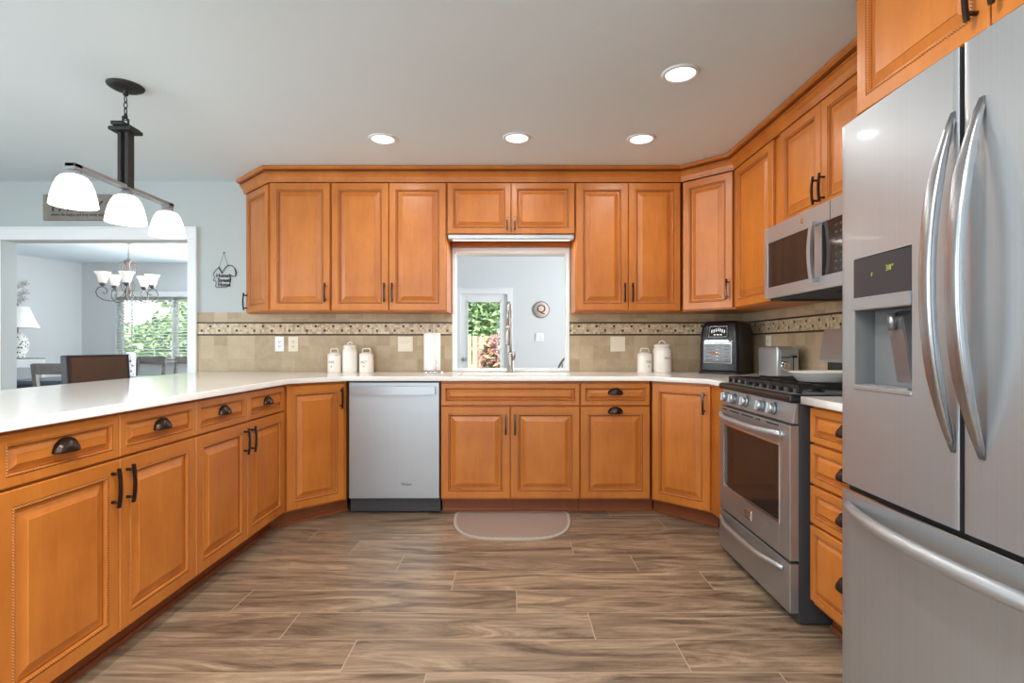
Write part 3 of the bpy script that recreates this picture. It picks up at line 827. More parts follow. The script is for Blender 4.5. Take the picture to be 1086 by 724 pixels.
# white dish resting on the grates
mb = MB(); mb.lathe([(0, .9535), (.110, .9535), (.118, .956), (.146, .994), (.152, .998), (.146, .999), (.112, .962), (0, .960)], (1.44, 2.38, 0), 40, 0, 1.35, .72)
o = mb.build('serving_dish', 'white'); tag(o, 'white oval dish resting on the stove grates', 'dish')

# ------------------------------------------------------------------ microwave
t = thing('microwave', 'stainless over-the-range microwave hung above the stove', 'microwave', (1.38, 2.912, 0), -PI/2)
MW = .757; Z0, Z1 = 1.366, 1.746
mb = MB(); mb.box(.003, MW-.003, .03, .40, Z0+.008, Z1-.002, .003); mb.build('body', 'blackmatte', t)
mb = MB()
gx0, gx1, gz0, gz1 = .035, .478, 1.425, 1.662
px0, px1 = .535, .745
for a in ((0, gx0, Z0, Z1), (gx1, px0, Z0+.055, Z1-.085), (px1, MW, Z0, Z1), (gx0, px1, Z0, gz0), (gx0, px1, gz1, Z1)): mb.box(a[0], a[1], 0, .03, a[2], a[3], .002)
dr = mb.build('door', 'steel_h', t)
mb = MB(); mb.box(gx0-.002, gx1+.002, .004, .02, gz0-.002, gz1+.002); mb.build('door_window', 'glassdark', dr)
mb = MB(); mb.box(.600, .603, -.0008, .004, gz1+.002, Z1-.003); mb.build('door_seam', 'blackmatte', dr)
mb = MB(); pts = [(.506, -.024-.012*math.sin(PI*i/12), 1.402+.270*i/12) for i in range(13)]
mb.tube(pts, 1, sq=(.007, .014), up=(0, 1, 0)); mb.box(.494, .518, -.024, .002, 1.403, 1.420, .003); mb.box(.494, .518, -.024, .002, 1.655, 1.672, .003); mb.build('handle', 'steel_h', dr)
mb = MB(); mb.box(px0-.002, px1+.002, .002, .02, gz0-.002, gz1+.002); cp = mb.build('keypad', 'glassdark', t)
mb = MB()
for i in range(3):
    for j in range(7): mb.box(.632+i*.036, .653+i*.036, .001, .003, 1.438+j*.031, 1.449+j*.031, .001)
mb.build('buttons', 'dgrey', cp)
mb = MB(); mb.box(.02, MW-.02, .02, .38, Z0-.012, Z0+.008, .004)
for i in range(8): mb.box(.08+i*.012, .085+i*.012, .06, .30, Z0-.015, Z0-.011); mb.box(.55+i*.012, .555+i*.012, .06, .30, Z0-.015, Z0-.011)
mb.build('vent_grille', 'blackmatte', t)
mb = MB(); mb.cyl((.378, .002, 1.705), (.378, -.0015, 1.705), .012, seg=20); mb.build('badge', 'chrome', dr)

# ------------------------------------------------------------------ refrigerator
FRX = 1.01
t = thing('refrigerator', 'stainless french-door refrigerator with ice dispenser and bottom freezer', 'refrigerator', (FRX, 1.652, 0), -PI/2)
FW = .91; mid = .455; DZ0, DZ1 = .694, 1.787
mb = MB(); mb.box(.006, FW-.006, .085, .74, .03, 1.772, .004); mb.build('body', 'dgrey', t)
mb = MB(); mb.box(.03, FW-.03, .09, .14, 0, .05); mb.build('base_grille', 'blackmatte', t)
def front_curve(x): # gentle outward crown across the whole width
    f = (x-mid)/mid; return .012*f*f
def bowed(mb, x0, x1, z0, z1, back=.07, n=24, hole=None):
    xs = sorted({round(x0+(x1-x0)*i/n, 5) for i in range(n+1)} | {x0+.004, x1-.004} | (set(hole[:2]) if hole else set()))
    zs = [z0]+([hole[2], hole[3]] if hole else [])+[z1]
    fy = lambda x: front_curve(x)+(.0015 if x in (xs[0], xs[-1]) else 0)
    bm = mb.bm; V = {}
    for i, x in enumerate(xs):
        for j, z in enumerate(zs): V[i, j] = bm.verts.new((x, fy(x), z))
    for i in range(len(xs)-1):
        for j in range(len(zs)-1):
            if hole and j == 1 and xs[i] >= hole[0]-1e-6 and xs[i+1] <= hole[1]+1e-6: continue
            bm.faces.new((V[i, j], V[i+1, j], V[i+1, j+1], V[i, j+1])).smooth = True
    def quad(*c): bm.faces.new([bm.verts.new(p) for p in c]).material_index = 1
    for i in range(len(xs)-1):
        a, b = xs[i], xs[i+1]
        quad((a, fy(a), z1), (b, fy(b), z1), (b, back, z1), (a, back, z1)); quad((a, back, z0), (b, back, z0), (b, fy(b), z0), (a, fy(a), z0))
        if hole and a >= hole[0]-1e-6 and b <= hole[1]+1e-6:
            quad((a, fy(a), hole[2]), (b, fy(b), hole[2]), (b, back, hole[2]), (a, back, hole[2])); quad((a, back, hole[3]), (b, back, hole[3]), (b, fy(b), hole[3]), (a, fy(a), hole[3]))
    quad((x0, back, z0), (x0, fy(x0), z0), (x0, fy(x0), z1), (x0, back, z1)); quad((x1, fy(x1), z0), (x1, back, z0), (x1, back, z1), (x1, fy(x1), z1))
    if hole:
        a, b, c, d = hole
        quad((a, fy(a), c), (a, back, c), (a, back, d), (a, fy(a), d)); quad((b, back, c), (b, fy(b), c), (b, fy(b), d), (b, back, d))
    else: quad((x0, back, z0), (x0, back, z1), (x1, back, z1), (x1, back, z0))
# left door, built around the dispenser recess
rx0, rx1, rz0, rz1 = .069, .305, .984, 1.368
mb = MB()
bowed(mb, .002, mid-.007, DZ0, DZ1, hole=(rx0, rx1, rz0, rz1))
ld = mb.build('door', ['steel', 'dgrey'], t)
mb = MB(); fc = front_curve(.19)
mb.box(rx0, rx1, .066, .074, rz0, rz1)          # back of recess
mb.box(rx0, rx0+.004, fc+.004, .07, rz0, 1.25); mb.box(rx1-.004, rx1, fc+.004, .07, rz0, 1.25)
mb.box(rx0, rx1, fc+.004, .07, 1.215, 1.26)
dp = mb.build('dispenser', 'greyplastic', ld)
mb = MB(); mb.box(rx0+.002, rx1-.002, fc-.001, fc+.02, 1.252, rz1-.002, .002); mb.build('display', 'display', ld)
mb = MB(); mb.extr([(fc-.006, 1.216), (fc-.008, 1.252), (fc+.04, 1.252), (fc+.04, 1.216)], 0, rx0+.001, rx1-.001, 0, .002); mb.build('display_band', 'steel_h', ld)
mb = MB(); mb.box(rx0+.002, rx1-.002, fc-.003, .066, rz0, rz0+.014, .003); mb.box(rx0+.03, rx1-.03, fc+.008, .06, rz0+.014, rz0+.017, .001); mb.build('drip_tray', 'steel_h', ld)
mb = MB(); mb.extr([(.064, 1.01), (.034, 1.19), (.066, 1.21)], 0, .165, .225, 0, .003); mb.cyl((.195, .03, 1.20), (.195, .03, 1.155), .012, .009); mb.build('dispenser_paddle', 'steel_dark', ld)
text('display_digits', '38°', .022, 'digits', ld, (rx0+.155, fc-.0022, 1.322)); text('display_digits', 'F', .016, 'digits', ld, (rx0+.085, fc-.0022, 1.312))
mb = MB(); bowed(mb, mid+.007, FW-.002, DZ0, DZ1); rd = mb.build('door', ['steel', 'dgrey'], t)
def fridge_handle(x, parent, hw):
    n = 18; pts = []; k = []
    for i in range(n+1):
        f = -1+2*i/n
        pts.append((x, .002-.062*(1-abs(f)**2.2), 1.257+f*.388)); k.append(.45+.55*min(1, 2.2*(1-abs(f))))
    mb = MB(); mb.tube(pts, k, sq=(.011, hw), up=(0, 1, 0), soft=True)
    return mb.build('handle', 'steel_grip', parent)
fridge_handle(mid-.022, ld, .017); fridge_handle(mid+.053, rd, .019)
mb = MB(); bowed(mb, .002, FW-.002, .045, .676, n=20)
fz = mb.build('freezer_drawer', ['steel', 'dgrey'], t)
mb = MB(); xs = [.002+(FW-.004)*i/20 for i in range(21)]
mb.extr([(x, front_curve(x)-.0005) for x in xs]+[(FW-.002, .07), (.002, .07)], 2, .676, .680); mb.build('drawer_lip', 'chrome', fz)
n = 22; pts = []; k = []
for i in range(n+1):
    f = -1+2*i/n
    pts.append((mid+f*.415, front_curve(mid+f*.415)-.006-.062*(1-abs(f)**2.4), .632)); k.append(.70+.30*(1-f*f))
mb = MB(); mb.tube(pts, [.019*v for v in k], 14); mb.build('handle', 'steel_h', fz)
mb = MB(); mb.box(.01, FW-.01, .03, .09, .678, .696); mb.build('gasket', 'blackmatte', t)
mb = MB(); mb.box(mid-.0065, mid+.0065, .030, .09, .696, 1.78); mb.build('gasket', 'blackmatte', t)

# ------------------------------------------------------------------ ceiling downlights
def downlight(x, y, label, e=None):
    t = thing('ceiling_downlight', label, 'light', (x, y, CE), 0, 'recessed ceiling lights')
    mb = MB(); mb.lathe([(.066, -.002), (.070, -.008), (.084, -.006), (.088, 0), (.066, 0)], (0, 0, 0), 36); mb.build('trim_ring', 'trim', t)
    mb = MB(); mb.lathe([(0, -.003), (.066, -.003)], (0, 0, 0), 36); mb.build('lens', 'lens', t)
    light('downlight_lamp', 'AREA', (0, 0, -.012), (0, 0, 0), e or E_DOWN, (1, .97, .93), .13, None, t)
    return t
downlight(-.797, 3.285, 'round recessed ceiling light above the dishwasher')
downlight(.03, 3.27, 'round recessed ceiling light above the sink window')
downlight(.797, 3.285, 'round recessed ceiling light above the cabinet right of the window')
downlight(.79, 2.50, 'round recessed ceiling light nearest the refrigerator')
downlight(.0, .9, 'added unseen ceiling light over the camera side of the floor', 22)  # this and the next three are unseen, added to brighten the kitchen
downlight(-.8, .9, 'added unseen ceiling light over the near peninsula side', 22)
downlight(.35, -.7, 'added unseen ceiling light behind the refrigerator side', 22)
downlight(-.8, -.7, 'added unseen ceiling light at the back of the kitchen floor', 22)

# ------------------------------------------------------------------ pendant over the peninsula
PXc = -1.90
t = thing('pendant_light', 'black three-shade island pendant hanging above the peninsula', 'light', (PXc, 2.62, 0), 0)
mb = MB(); mb.lathe([(0, CE-.024), (.03, CE-.024), (.062, CE-.016), (.078, CE-.006), (.080, CE), (0, CE)], (0, 0, 0), 32); mb.lathe([(0, CE-.05), (.012, CE-.046), (.012, CE-.022)], (0, 0, 0), 14); mb.build('canopy', 'blackmatte', t)
mb = MB(); z = CE-.05
for i in range(4):
    ring = [((.008*math.cos(2*PI*j/14) if i % 2 else 0), (0 if i % 2 else .008*math.cos(2*PI*j/14)), z-.016+.018*math.sin(2*PI*j/14)) for j in range(14)]
    mb.tube(ring, .0025, 6, closed=True); z -= .029
mb.build('chain', 'blackmatte', t)
mb = MB(); mb.tube([(0, -.018, 2.19), (0, -.018, 2.232), (0, .018, 2.232), (0, .018, 2.19)], 1, sq=(.004, .004), up=(1, 0, 0)); mb.cyl((0, 0, 2.23), (0, 0, 2.245), .005, seg=10)
mb.build('yoke', 'blackmatte', t)
mb = MB(); mb.box(-.030, .030, -.062, .062, 2.178, 2.196, .003); mb.box(-.055, .055, -.045, .045, 2.160, 2.178, .003)
mb.box(-.026, -.008, -.022, .022, 1.89, 2.16, .003); mb.box(.010, .028, -.022, .022, 1.89, 2.16, .003); mb.build('stem', 'blackmatte', t)
mb = MB(); mb.box(-.020, .024, -.335, .338, 1.882, 1.900, .003); mb.box(-.02, .024, -.335, -.29, 1.872, 1.90, .003); mb.box(-.02, .024, .293, .338, 1.872, 1.90, .003); mb.build('arm_bar', 'gunmetal', t)
for y in (-.312, 0.0, .315):
    s = MB(); s.lathe([(.026, 1.853), (.028, 1.866), (.020, 1.872), (.012, 1.886), (0, 1.886)], (.002, y, 0), 20); s.build('socket_cup', 'gunmetal', t)
    s = MB(); s.lathe([(0, 1.852), (.030, 1.852), (.048, 1.844), (.060, 1.828), (.073, 1.795), (.082, 1.758), (.088, 1.718), (.085, 1.718), (.079, 1.758), (.070, 1.793), (.056, 1.826), (.044, 1.840), (0, 1.846)], (.002, y, 0), 36); s.build('shade', 'shade', t)
    light('pendant_bulb', 'POINT', (.002, y, 1.69), (0, 0, 0), 1.1, (1, .96, .90), .05, None, t)

# ------------------------------------------------------------------ wall things of the kitchen
def plate(x, w, label, kind, mat, zc=1.128):
    t = thing('wall_plate', label, kind, (x, BW-TH-.0005, zc), 0, 'switch and outlet plates')
    mb = MB(); mb.box(-w/2, w/2, -.006, 0, -.058, .058, .003); mb.build('cover', mat, t); return t
def outlet(t, mat):
    mb = MB(); mb.box(-.017, .017, -.008, -.005, -.034, .034, .002); f = mb.build('receptacle', mat, t)
    mb = MB()
    for z in (-.018, .018):
        for x in (-.006, .006): mb.box(x-.0015, x+.0015, -.0085, -.007, z-.004, z+.006)
        mb.cyl((0, -.0085, z-.010), (0, -.007, z-.010), .0025, seg=8)
    mb.build('slot', 'blackmatte', f)
def rockers(t, xs, mat):
    for x in xs:
        mb = MB(); mb.extr([(-.005, -.033), (-.0095, -.033), (-.0065, 0), (-.0095, .033), (-.005, .033)], 0, x-.016, x+.016); mb.build('rocker', mat, t)
outlet(plate(-1.80, .070, 'bright white outlet plate, the left one of the pair on the tile', 'outlet', 'platew'), 'platew')
outlet(plate(-1.694, .078, 'cream outlet plate, the right one of the pair on the tile', 'outlet', 'ivory'), 'ivory')
rockers(plate(-.826, .116, 'cream double switch plate between canisters and paper towels', 'switch', 'ivory'), (-.024, .024), 'ivory')
rockers(plate(.820, .116, 'cream double switch plate above the two right canisters', 'switch', 'ivory'), (-.024, .024), 'ivory')
t = thing('wall_plate', 'cream outlet plate on the side wall behind the toaster', 'outlet', (RW-TH-.0005, 3.71, 1.128), -PI/2, 'switch and outlet plates')
mb = MB(); mb.box(-.036, .036, -.006, 0, -.058, .058, .003); mb.build('cover', 'ivory', t); outlet(t, 'ivory')
# family sign
t = thing('wall_sign', 'weathered grey board reading FAMILY above the dining opening', 'sign', (-3.365, BW-.001, 2.185), 0)
mb = MB(); mb.box(-.262, .262, -.022, 0, -.1, .1, .004); mb.build('board', 'signwood', t)
text('lettering', 'FAMILY', .115, 'inkdark', t, (.01, -.0225, .003), width=.40, bold=.0015)
text('lettering', 'where life begins and love never ends', .030, 'inkdark', t, (.01, -.0225, -.058), width=.42, bold=.0006)
# squirrel hanging
t = thing('squirrel_wall_hanging', 'black wire squirrel cutout with writing hung by the end cabinet', 'wall decoration', (-2.235, BW-.006, 1.65), 0)
mb = MB()
K = .18/340.0
def sq(px, py): return ((px-265)*K, 0, (440-py)*K+.0)
def wire(pts, r): mb.tube([sq(*p) for p in pts], r, 6)
wire([(190, 300), (150, 335), (112, 385), (105, 430), (135, 440), (112, 470), (112, 505), (135, 490), (150, 525), (140, 580), (160, 600), (230, 595), (290, 600), (330, 575), (358, 520), (355, 460), (340, 405)], .0024)
wire([(190, 300), (210, 340), (240, 392), (255, 350), (290, 300), (330, 272), (385, 280), (425, 320), (440, 370), (436, 430), (395, 436), (370, 420), (340, 405)], .0030)
wire([(425, 330), (440, 370), (436, 420)], .005); wire([(345, 410), (358, 460), (352, 520)], .005); wire([(192, 305), (215, 350), (238, 390)], .0045)
mb.build('outline', 'black', t)
mb = MB(); wire([(190, 300), (264, 85), (318, 275)], .0012); mb.build('hanging_cord', 'inkdark', t)
mb = MB(); mb.cyl((0, .006, (440-85)*K), (0, -.004, (440-85)*K), .004, seg=10); mb.build('nail', 'inkdark', t)
for s_, x, z in (('Home', -.012, .008), ('Sweet', -.002, -.028), ('Home', .002, -.062)): text('lettering', s_, .042, 'black', t, (x, .001, z), width=.095, bold=.0014)

# ------------------------------------------------------------------ things on the counter
CT = .9142
def canister(x, y, r, h, label, word=None, dot=False, style=0, tx=0):
    t = thing('canister', label, 'canister', (x, y, CT), 0, 'white ceramic canisters')
    mb = MB()
    hb = h*.70
    if style == 0:   # squared shoulder tin with bail handle
        mb.lathe([(0, 0), (r*.97, 0), (r, .004), (r, hb-.006), (r*.99, hb), (r*.93, hb+.002), (0, hb+.002)], (0, 0, 0), 32); mb.build('body', 'white', t)
        mb = MB(); mb.lathe([(0, hb+.002), (r*1.01, hb+.002), (r*1.0, hb+.010), (r*.62, hb+h*.12), (r*.55, hb+h*.135), (0, hb+h*.14)], (0, 0, 0), 32); ld = mb.build('lid', 'white', t)
        mb = MB(); z = hb+h*.10; mb.tube([(-r*.62, 0, z), (-r*.50, 0, h-.006), (-r*.44, 0, h-.003), (r*.44, 0, h-.003), (r*.50, 0, h-.006), (r*.62, 0, z)], .0045, 8); mb.build('lid_handle', 'white', ld)
    else:            # tall jar with neck and looped knob
        mb.lathe([(0, 0), (r*.95, 0), (r, .006), (r, hb*.93), (r*.96, hb), (r*.84, hb+.012), (r*.84, hb+.016), (0, hb+.016)], (0, 0, 0), 36); mb.build('body', 'white', t)
        mb = MB(); mb.lathe([(0, hb+.016), (r*.86, hb+.016), (r*.90, hb+.020), (r*.90, hb+.032), (r*.70, hb+.040), (0, hb+.046)], (0, 0, 0), 36); ld = mb.build('lid', 'white', t)
        mb = MB(); q = r*.34; mb.tube(arc((0, 0, hb+.040), q, 0, PI, 12)[:], .0055, 8); mb.build('lid_handle', 'white', ld)
    if word: text('lettering', word, .022, 'ink', t, (tx, -r*math.cos(math.asin(min(.9, abs(tx)/r)))-.0006, hb*.62), (PI/2, 0, math.asin(tx/r)), width=min(.05, r*.85))
    if dot:
        mb = MB(); mb.cyl((tx, -r*.985-.001, hb*.36), (tx, -r*.9, hb*.36), .005, seg=12); mb.build('emblem', 'ink', t)
    return t
canister(-1.340, 4.02, .050, .180, 'small white canister with bail lid, left of the tall left jar', 'SUGAR', True, 0, -.006)
canister(-1.225, 4.03, .056, .240, 'tall plain white canister in the middle of the left trio', None, False, 1)
canister(-1.098, 4.02, .053, .182, 'small white canister with bail lid, right of the tall left jar', 'SALT', True, 0, -.006)
canister(1.003, 4.03, .056, .183, 'short white canister left of the wide jar by the air fryer', 'TEA', True, 0, .018)
canister(1.135, 4.03, .070, .248, 'wide tall white canister beside the black air fryer', 'MILK', False, 1, .022)
# paper towel
t = thing('paper_towel_holder', 'upright paper towel roll on a chrome stand by the sink', 'paper towel holder', (-.598, 3.99, CT))
mb = MB(); mb.lathe([(0, 0), (.088, 0), (.090, .004), (.086, .010), (.02, .014), (0, .014)], (0, 0, 0), 32); mb.build('base', 'chrome', t)
mb = MB(); mb.cyl((0, 0, .012), (0, 0, .318), .006, seg=12); mb.lathe([(0, .33), (.010, .326), (.010, .316), (0, .314)], (0, 0, 0), 12); mb.build('post', 'chrome', t)
mb = MB(); mb.lathe([(.02, .015), (.060, .015), (.062, .018), (.062, .292), (.060, .296), (.02, .296)], (0, 0, 0), 36); mb.build('paper_roll', 'paper', t)
mb = MB(); mb.tube([(.046, -.075, .01), (.046, -.075, .09)], .004, 8); mb.build('tension_arm', 'chrome', t)
# faucet
t = thing('kitchen_faucet', 'brushed nickel gooseneck faucet standing behind the sink', 'faucet', (-.012, 4.055, CT))
mb = MB(); mb.lathe([(0, 0), (.030, 0), (.030, .006), (.024, .012), (.022, .135), (.018, .150), (0, .150)], (0, 0, 0), 24); mb.build('base', 'nickel', t)
mb = MB(); pts = [(0, 0, .14), (0, 0, .25), (0, 0, .40)]+arc((0, -.10, .42), .10, 0, PI, 14, 'yz')+[(0, -.20, .34)]
pts = [(x-.018*((-y)/.2), y, z) for x, y, z in pts]
mb.tube(pts, .0115, 12); mb.build('spout', 'nickel', t)
mb = MB(); mb.lathe([(0, .20), (.018, .20), (.020, .21), (.019, .30), (.014, .345), (0, .345)], (-.018, -.20, 0), 20); mb.build('spray_head', 'nickel', t)
mb = MB(); mb.cyl((.016, 0, .100), (.032, 0, .102), .011); mb.tube([(.030, 0, .102), (.034, -.010, .135), (.028, -.018, .175)], [.008, .006, .005], 8); mb.build('lever', 'nickel', t)
# air fryer oven, turned into the corner
t = thing('air_fryer_oven', 'black air fryer oven with glass door in the counter corner', 'air fryer', (1.555, 3.862, CT), -PI/4+.02)
mb = MB(); w, d, h = .143, .150, .375
b2 = bmesh.new(); rings = []
for k_, z in ((.98, .012), (1, .03), (1, .20), (.96, .30), (.88, .350), (.80, h)):
    rings.append([b2.verts.new((x*k_, y*(k_ if y < 0 else 1)*1.0, z)) for x, y in rrect(-w, w, -d, d, .035)])
for a, b in zip(rings, rings[1:]):
    for i in range(len(a)): b2.faces.new((a[i], a[(i+1) % len(a)], b[(i+1) % len(a)], b[i])).smooth = True
b2.faces.new(rings[0][::-1]); b2.faces.new(rings[-1]); mb._join(b2, 0); mb.build('housing', 'black', t)
mb = MB(); mb.prism(rrect(-w-.006, w+.006, -d-.006, d+.004, .04), 0, .016); mb.build('base', 'blackmatte', t)
mb = MB(); mb.box(-.102, .102, -d-.010, -d+.004, .072, .235, .008); dr = mb.build('door', 'steel_dark', t)
mb = MB(); mb.box(-.094, .094, -d-.012, -d-.008, .080, .212, .004); mb.build('window', 'glassdark', dr)
mb = MB()
for z in (.10, .125, .15, .175, .195): mb.cyl((-.08, -d-.0125, z), (.08, -d-.0125, z), .0016, seg=6)
mb.build('rack', 'chrome', dr)
mb = MB(); mb.lathe([(0, -.014), (.03, -.010), (.05, 0), (.03, .010), (0, .014)], (-.02, -d-.0105, .150), 16, 0, 1.1, .06); mb.build('food', 'food', dr)
mb = MB(); mb.box(-.085, .085, -d-.034, -d-.022, .222, .240, .004); mb.box(-.075, -.062, -d-.026, -d-.008, .225, .237); mb.box(.062, .075, -d-.026, -d-.008, .225, .237); mb.build('handle', 'chrome', dr)
mb = MB(); mb.extr([(-d-.004, .255), (-d+.012, .342), (-d+.03, .342), (-d+.03, .255)], 0, -.075, .075, 0, .004); pn = mb.build('control_panel', 'glassdark', t)
mb = MB(); a = .182
q = [(-.066, .262), (.066, .262), (.060, .336), (-.060, .336)]
def pp(x, z): return (x, -d-.006+(z-.255)*.184, z)
mb.tube([pp(*p) for p in q], .0022, 6, closed=True); mb.build('panel_outline', 'platew', pn)
mb = MB()
for i in range(7):
    x = -.045+i*.015; z0 = .296-.006*math.cos(i*PI/3); c0, c1 = pp(x, z0), pp(x, z0+.022); mb.tube([c0, c1], .0028, 6)
for x in (-.022, 0, .022): c0 = pp(x-.006, .278); c1 = pp(x+.006, .278); mb.tube([c0, c1], .0035, 6)
mb.build('panel_icons', 'icon', pn)
# toaster
t = thing('toaster', 'chrome toaster with dial and lever beside the stove', 'toaster', (1.66, 3.325, CT), 0)
mb = MB(); b2 = bmesh.new(); rings = []
for k_, z in ((.97, .012), (1, .02), (1, .168), (.97, .186), (.88, .194)):
    rings.append([b2.verts.new((x*k_, y*k_, z)) for x, y in rrect(-.068, .068, -.125, .125, .014)])
for a, b in zip(rings, rings[1:]):
    for i in range(len(a)): b2.faces.new((a[i], a[(i+1) % len(a)], b[(i+1) % len(a)], b[i])).smooth = True
b2.faces.new(rings[0][::-1]); b2.faces.new(rings[-1]); mb._join(b2, 0); mb.build('shell', 'steel', t)
mb = MB(); mb.box(-.06, .06, -.115, .115, 0, .013, .003); mb.build('base', 'blackmatte', t)
mb = MB()
for x in (-.028, .028): mb.box(x-.014, x+.014, -.09, .09, .1935, .1955)
mb.build('bread_slot', 'blackmatte', t)
mb = MB(); mb.box(-.05, .05, -.129, -.1245, .03, .175, .003); pn = mb.build('control_panel', 'steel_h', t)
mb = MB(); mb.lathe([(.021, 0), (.028, 0), (.028, .005), (.021, .005)], (0, 0, 0), 24); mb.cyl((0, 0, 0), (0, 0, .014), .016, seg=20); mb.build('dial', 'chrome', pn, (-.018, -.129, .078), (PI/2, 0, 0))
mb = MB(); mb.box(.026, .031, -.1305, -.128, .05, .14); mb.build('lever_slot', 'blackmatte', pn)
mb = MB(); mb.box(.014, .042, -.150, -.129, .128, .142, .003); mb.build('lever', 'blackmatte', pn)
mb = MB()
for i in range(4): mb.box(-.042+i*.014, -.033+i*.014, -.131, -.128, .125, .134, .001)
mb.build('button', 'blackmatte', pn)
# floor mat
def dshape(y0, yd, w):
    pts = [(-w+.02, y0), (w-.02, y0)]
    pts += [(w*math.cos(a)**.55 if math.cos(a) > 0 else 0, y0-.05-(yd-.05)*math.sin(a)**.8) for a in [PI/2*i/12 for i in range(13)]]
    pts += [(-x, y) for x, y in pts[2:][::-1]]
    return pts
t = thing('kitchen_mat', 'half-round taupe woven mat on the floor before the sink cabinet', 'mat', (.0, 0, 0))
full = dshape(3.56, .51, .375); 
mb = MB(); mb.prism(full, 0, .008); mb.build('border', 'matedge', t)
inner = [((x)*.95, 3.56-.012-(3.56-y)*.93) for x, y in full]
mb = MB(); mb.prism(inner, .008, .0105); mb.build('field', 'mat', t)

# ------------------------------------------------------------------ bar stool at the peninsula
t = thing('bar_stool', 'dark brown counter stool drawn up behind the white peninsula', 'stool', (-2.27, 3.24, 0), .04)
def bx(mb, *a, **k): mb.box(*a, **k); return mb
mb = MB(); b2 = bmesh.new()
tilt = .06
for (y0, y1, z0, z1, x0, x1, mi) in ((-.232, .232, .80, 1.050, -.020, .012, 0),):
    mb.box(x0, x1, y0, y1, z0, z1, .006)
bmesh.ops.transform(mb.bm, matrix=Matrix.Translation((-.215, 0, .66)) @ Matrix.Rotation(-tilt, 4, 'Y') @ Matrix.Translation((0, 0, -.66)), verts=mb.bm.verts)
mb.build('backrest', 'leather', t)
mb = MB()
for y in (-.245, .245): mb.box(-.024, .012, y-.014, y+.014, .66, 1.056, .005)
mb.box(-.024, .014, -.257, .257, 1.048, 1.060, .004)
bmesh.ops.transform(mb.bm, matrix=Matrix.Translation((-.215, 0, .66)) @ Matrix.Rotation(-tilt, 4, 'Y') @ Matrix.Translation((0, 0, -.66)), verts=mb.bm.verts)
mb.build('back_frame', 'espresso', t)
mb = MB(); mb.box(-.225, .20, -.225, .225, .62, .675, .015); mb.build('seat', 'leather', t)
for x in (-.2, .18):
    for y in (-.2, .2):
        mb = MB(); mb.tube([(x*1.08, y*1.05, 0), (x, y, .62)], 1, sq=(.017, .017), up=(1, 0, 0)); mb.build('leg', 'espresso', t)
mb = MB(); mb.box(-.21, .19, -.212, -.196, .22, .25, .003); mb.box(-.21, .19, .196, .212, .22, .25, .003); mb.box(.17, .19, -.2, .2, .28, .31, .003); mb.build('stretcher', 'espresso', t)

# ------------------------------------------------------------------ dining room
# chandelier
t = thing('chandelier', 'bronze scroll chandelier with five cream glass shades in the dining room', 'light', (-4.68, 6.5, .045))
mb = MB(); mb.lathe([(0, CE-.035), (.03, CE-.03), (.065, CE-.008), (.065, CE), (0, CE)], (0, 0, -.045), 24); mb.build('canopy', 'pewter', t)
mb = MB(); z = CE-.075
while z > 2.16:
    mb.tube([((.007*math.cos(2*PI*j/10) if int(z*100) % 2 else 0), (0 if int(z*100) % 2 else .007*math.cos(2*PI*j/10)), z-.012+.016*math.sin(2*PI*j/10)) for j in range(10)], .0022, 5, closed=True); z -= .025
mb.build('chain', 'pewter', t)
mb = MB(); mb.lathe([(0, 2.15), (.012, 2.14), (.03, 2.115), (.05, 2.105), (.02, 2.085), (.014, 2.05), (.022, 2.00), (.030, 1.95), (.016, 1.90), (.014, 1.80), (.03, 1.75), (.04, 1.72), (.022, 1.69), (.012, 1.665), (0, 1.655)], (0, 0, 0), 20); mb.build('column', 'pewter', t)
for i in range(5):
    a = 2*PI*i/5+.25; R = .255
    def A(r, z): return (r*math.cos(a), r*math.sin(a), z)
    pts = [A(.02, 1.76), A(.05, 1.69), A(.10, 1.635), A(.17, 1.605), A(.25, 1.615), A(.305, 1.655), A(.322, 1.705), A(.300, 1.755), A(.258, 1.772), A(.218, 1.750), A(.208, 1.712), A(.232, 1.688), A(.256, 1.705)]
    mb = MB(); mb.tube(pts, .006, 8); mb.tube([A(.015, 2.09), A(.05, 2.06), A(.075, 2.02), A(.06, 1.97), A(.035, 1.92), A(.045, 1.86), A(.075, 1.80), A(.06, 1.75), A(.03, 1.72)], .0045, 7)
    mb.tube([A(.03, 2.10), A(.08, 2.075), (1.0*.105*math.cos(a), .105*math.sin(a), 2.05), A(.095, 2.025), A(.078, 2.035)], .004, 6)
    ar = mb.build('arm', 'pewter', t)
    mb = MB(); mb.lathe([(0, 1.775), (.02, 1.78), (.034, 1.80), (.036, 1.815), (0, 1.815)], A(R, 0), 16); mb.build('bobeche', 'pewter', ar)
    mb = MB(); mb.lathe([(.030, 1.815), (.042, 1.83), (.050, 1.87), (.060, 1.905), (.085, 1.945), (.082, 1.945), (.056, 1.905), (.046, 1.87), (.038, 1.832), (0, 1.822)], A(R, 0), 24); mb.build('shade', 'shade2', ar)
    light('chandelier_bulb', 'POINT', A(R, 1.96), (0, 0, 0), 1.6, (1, .93, .85), .03, None, t)
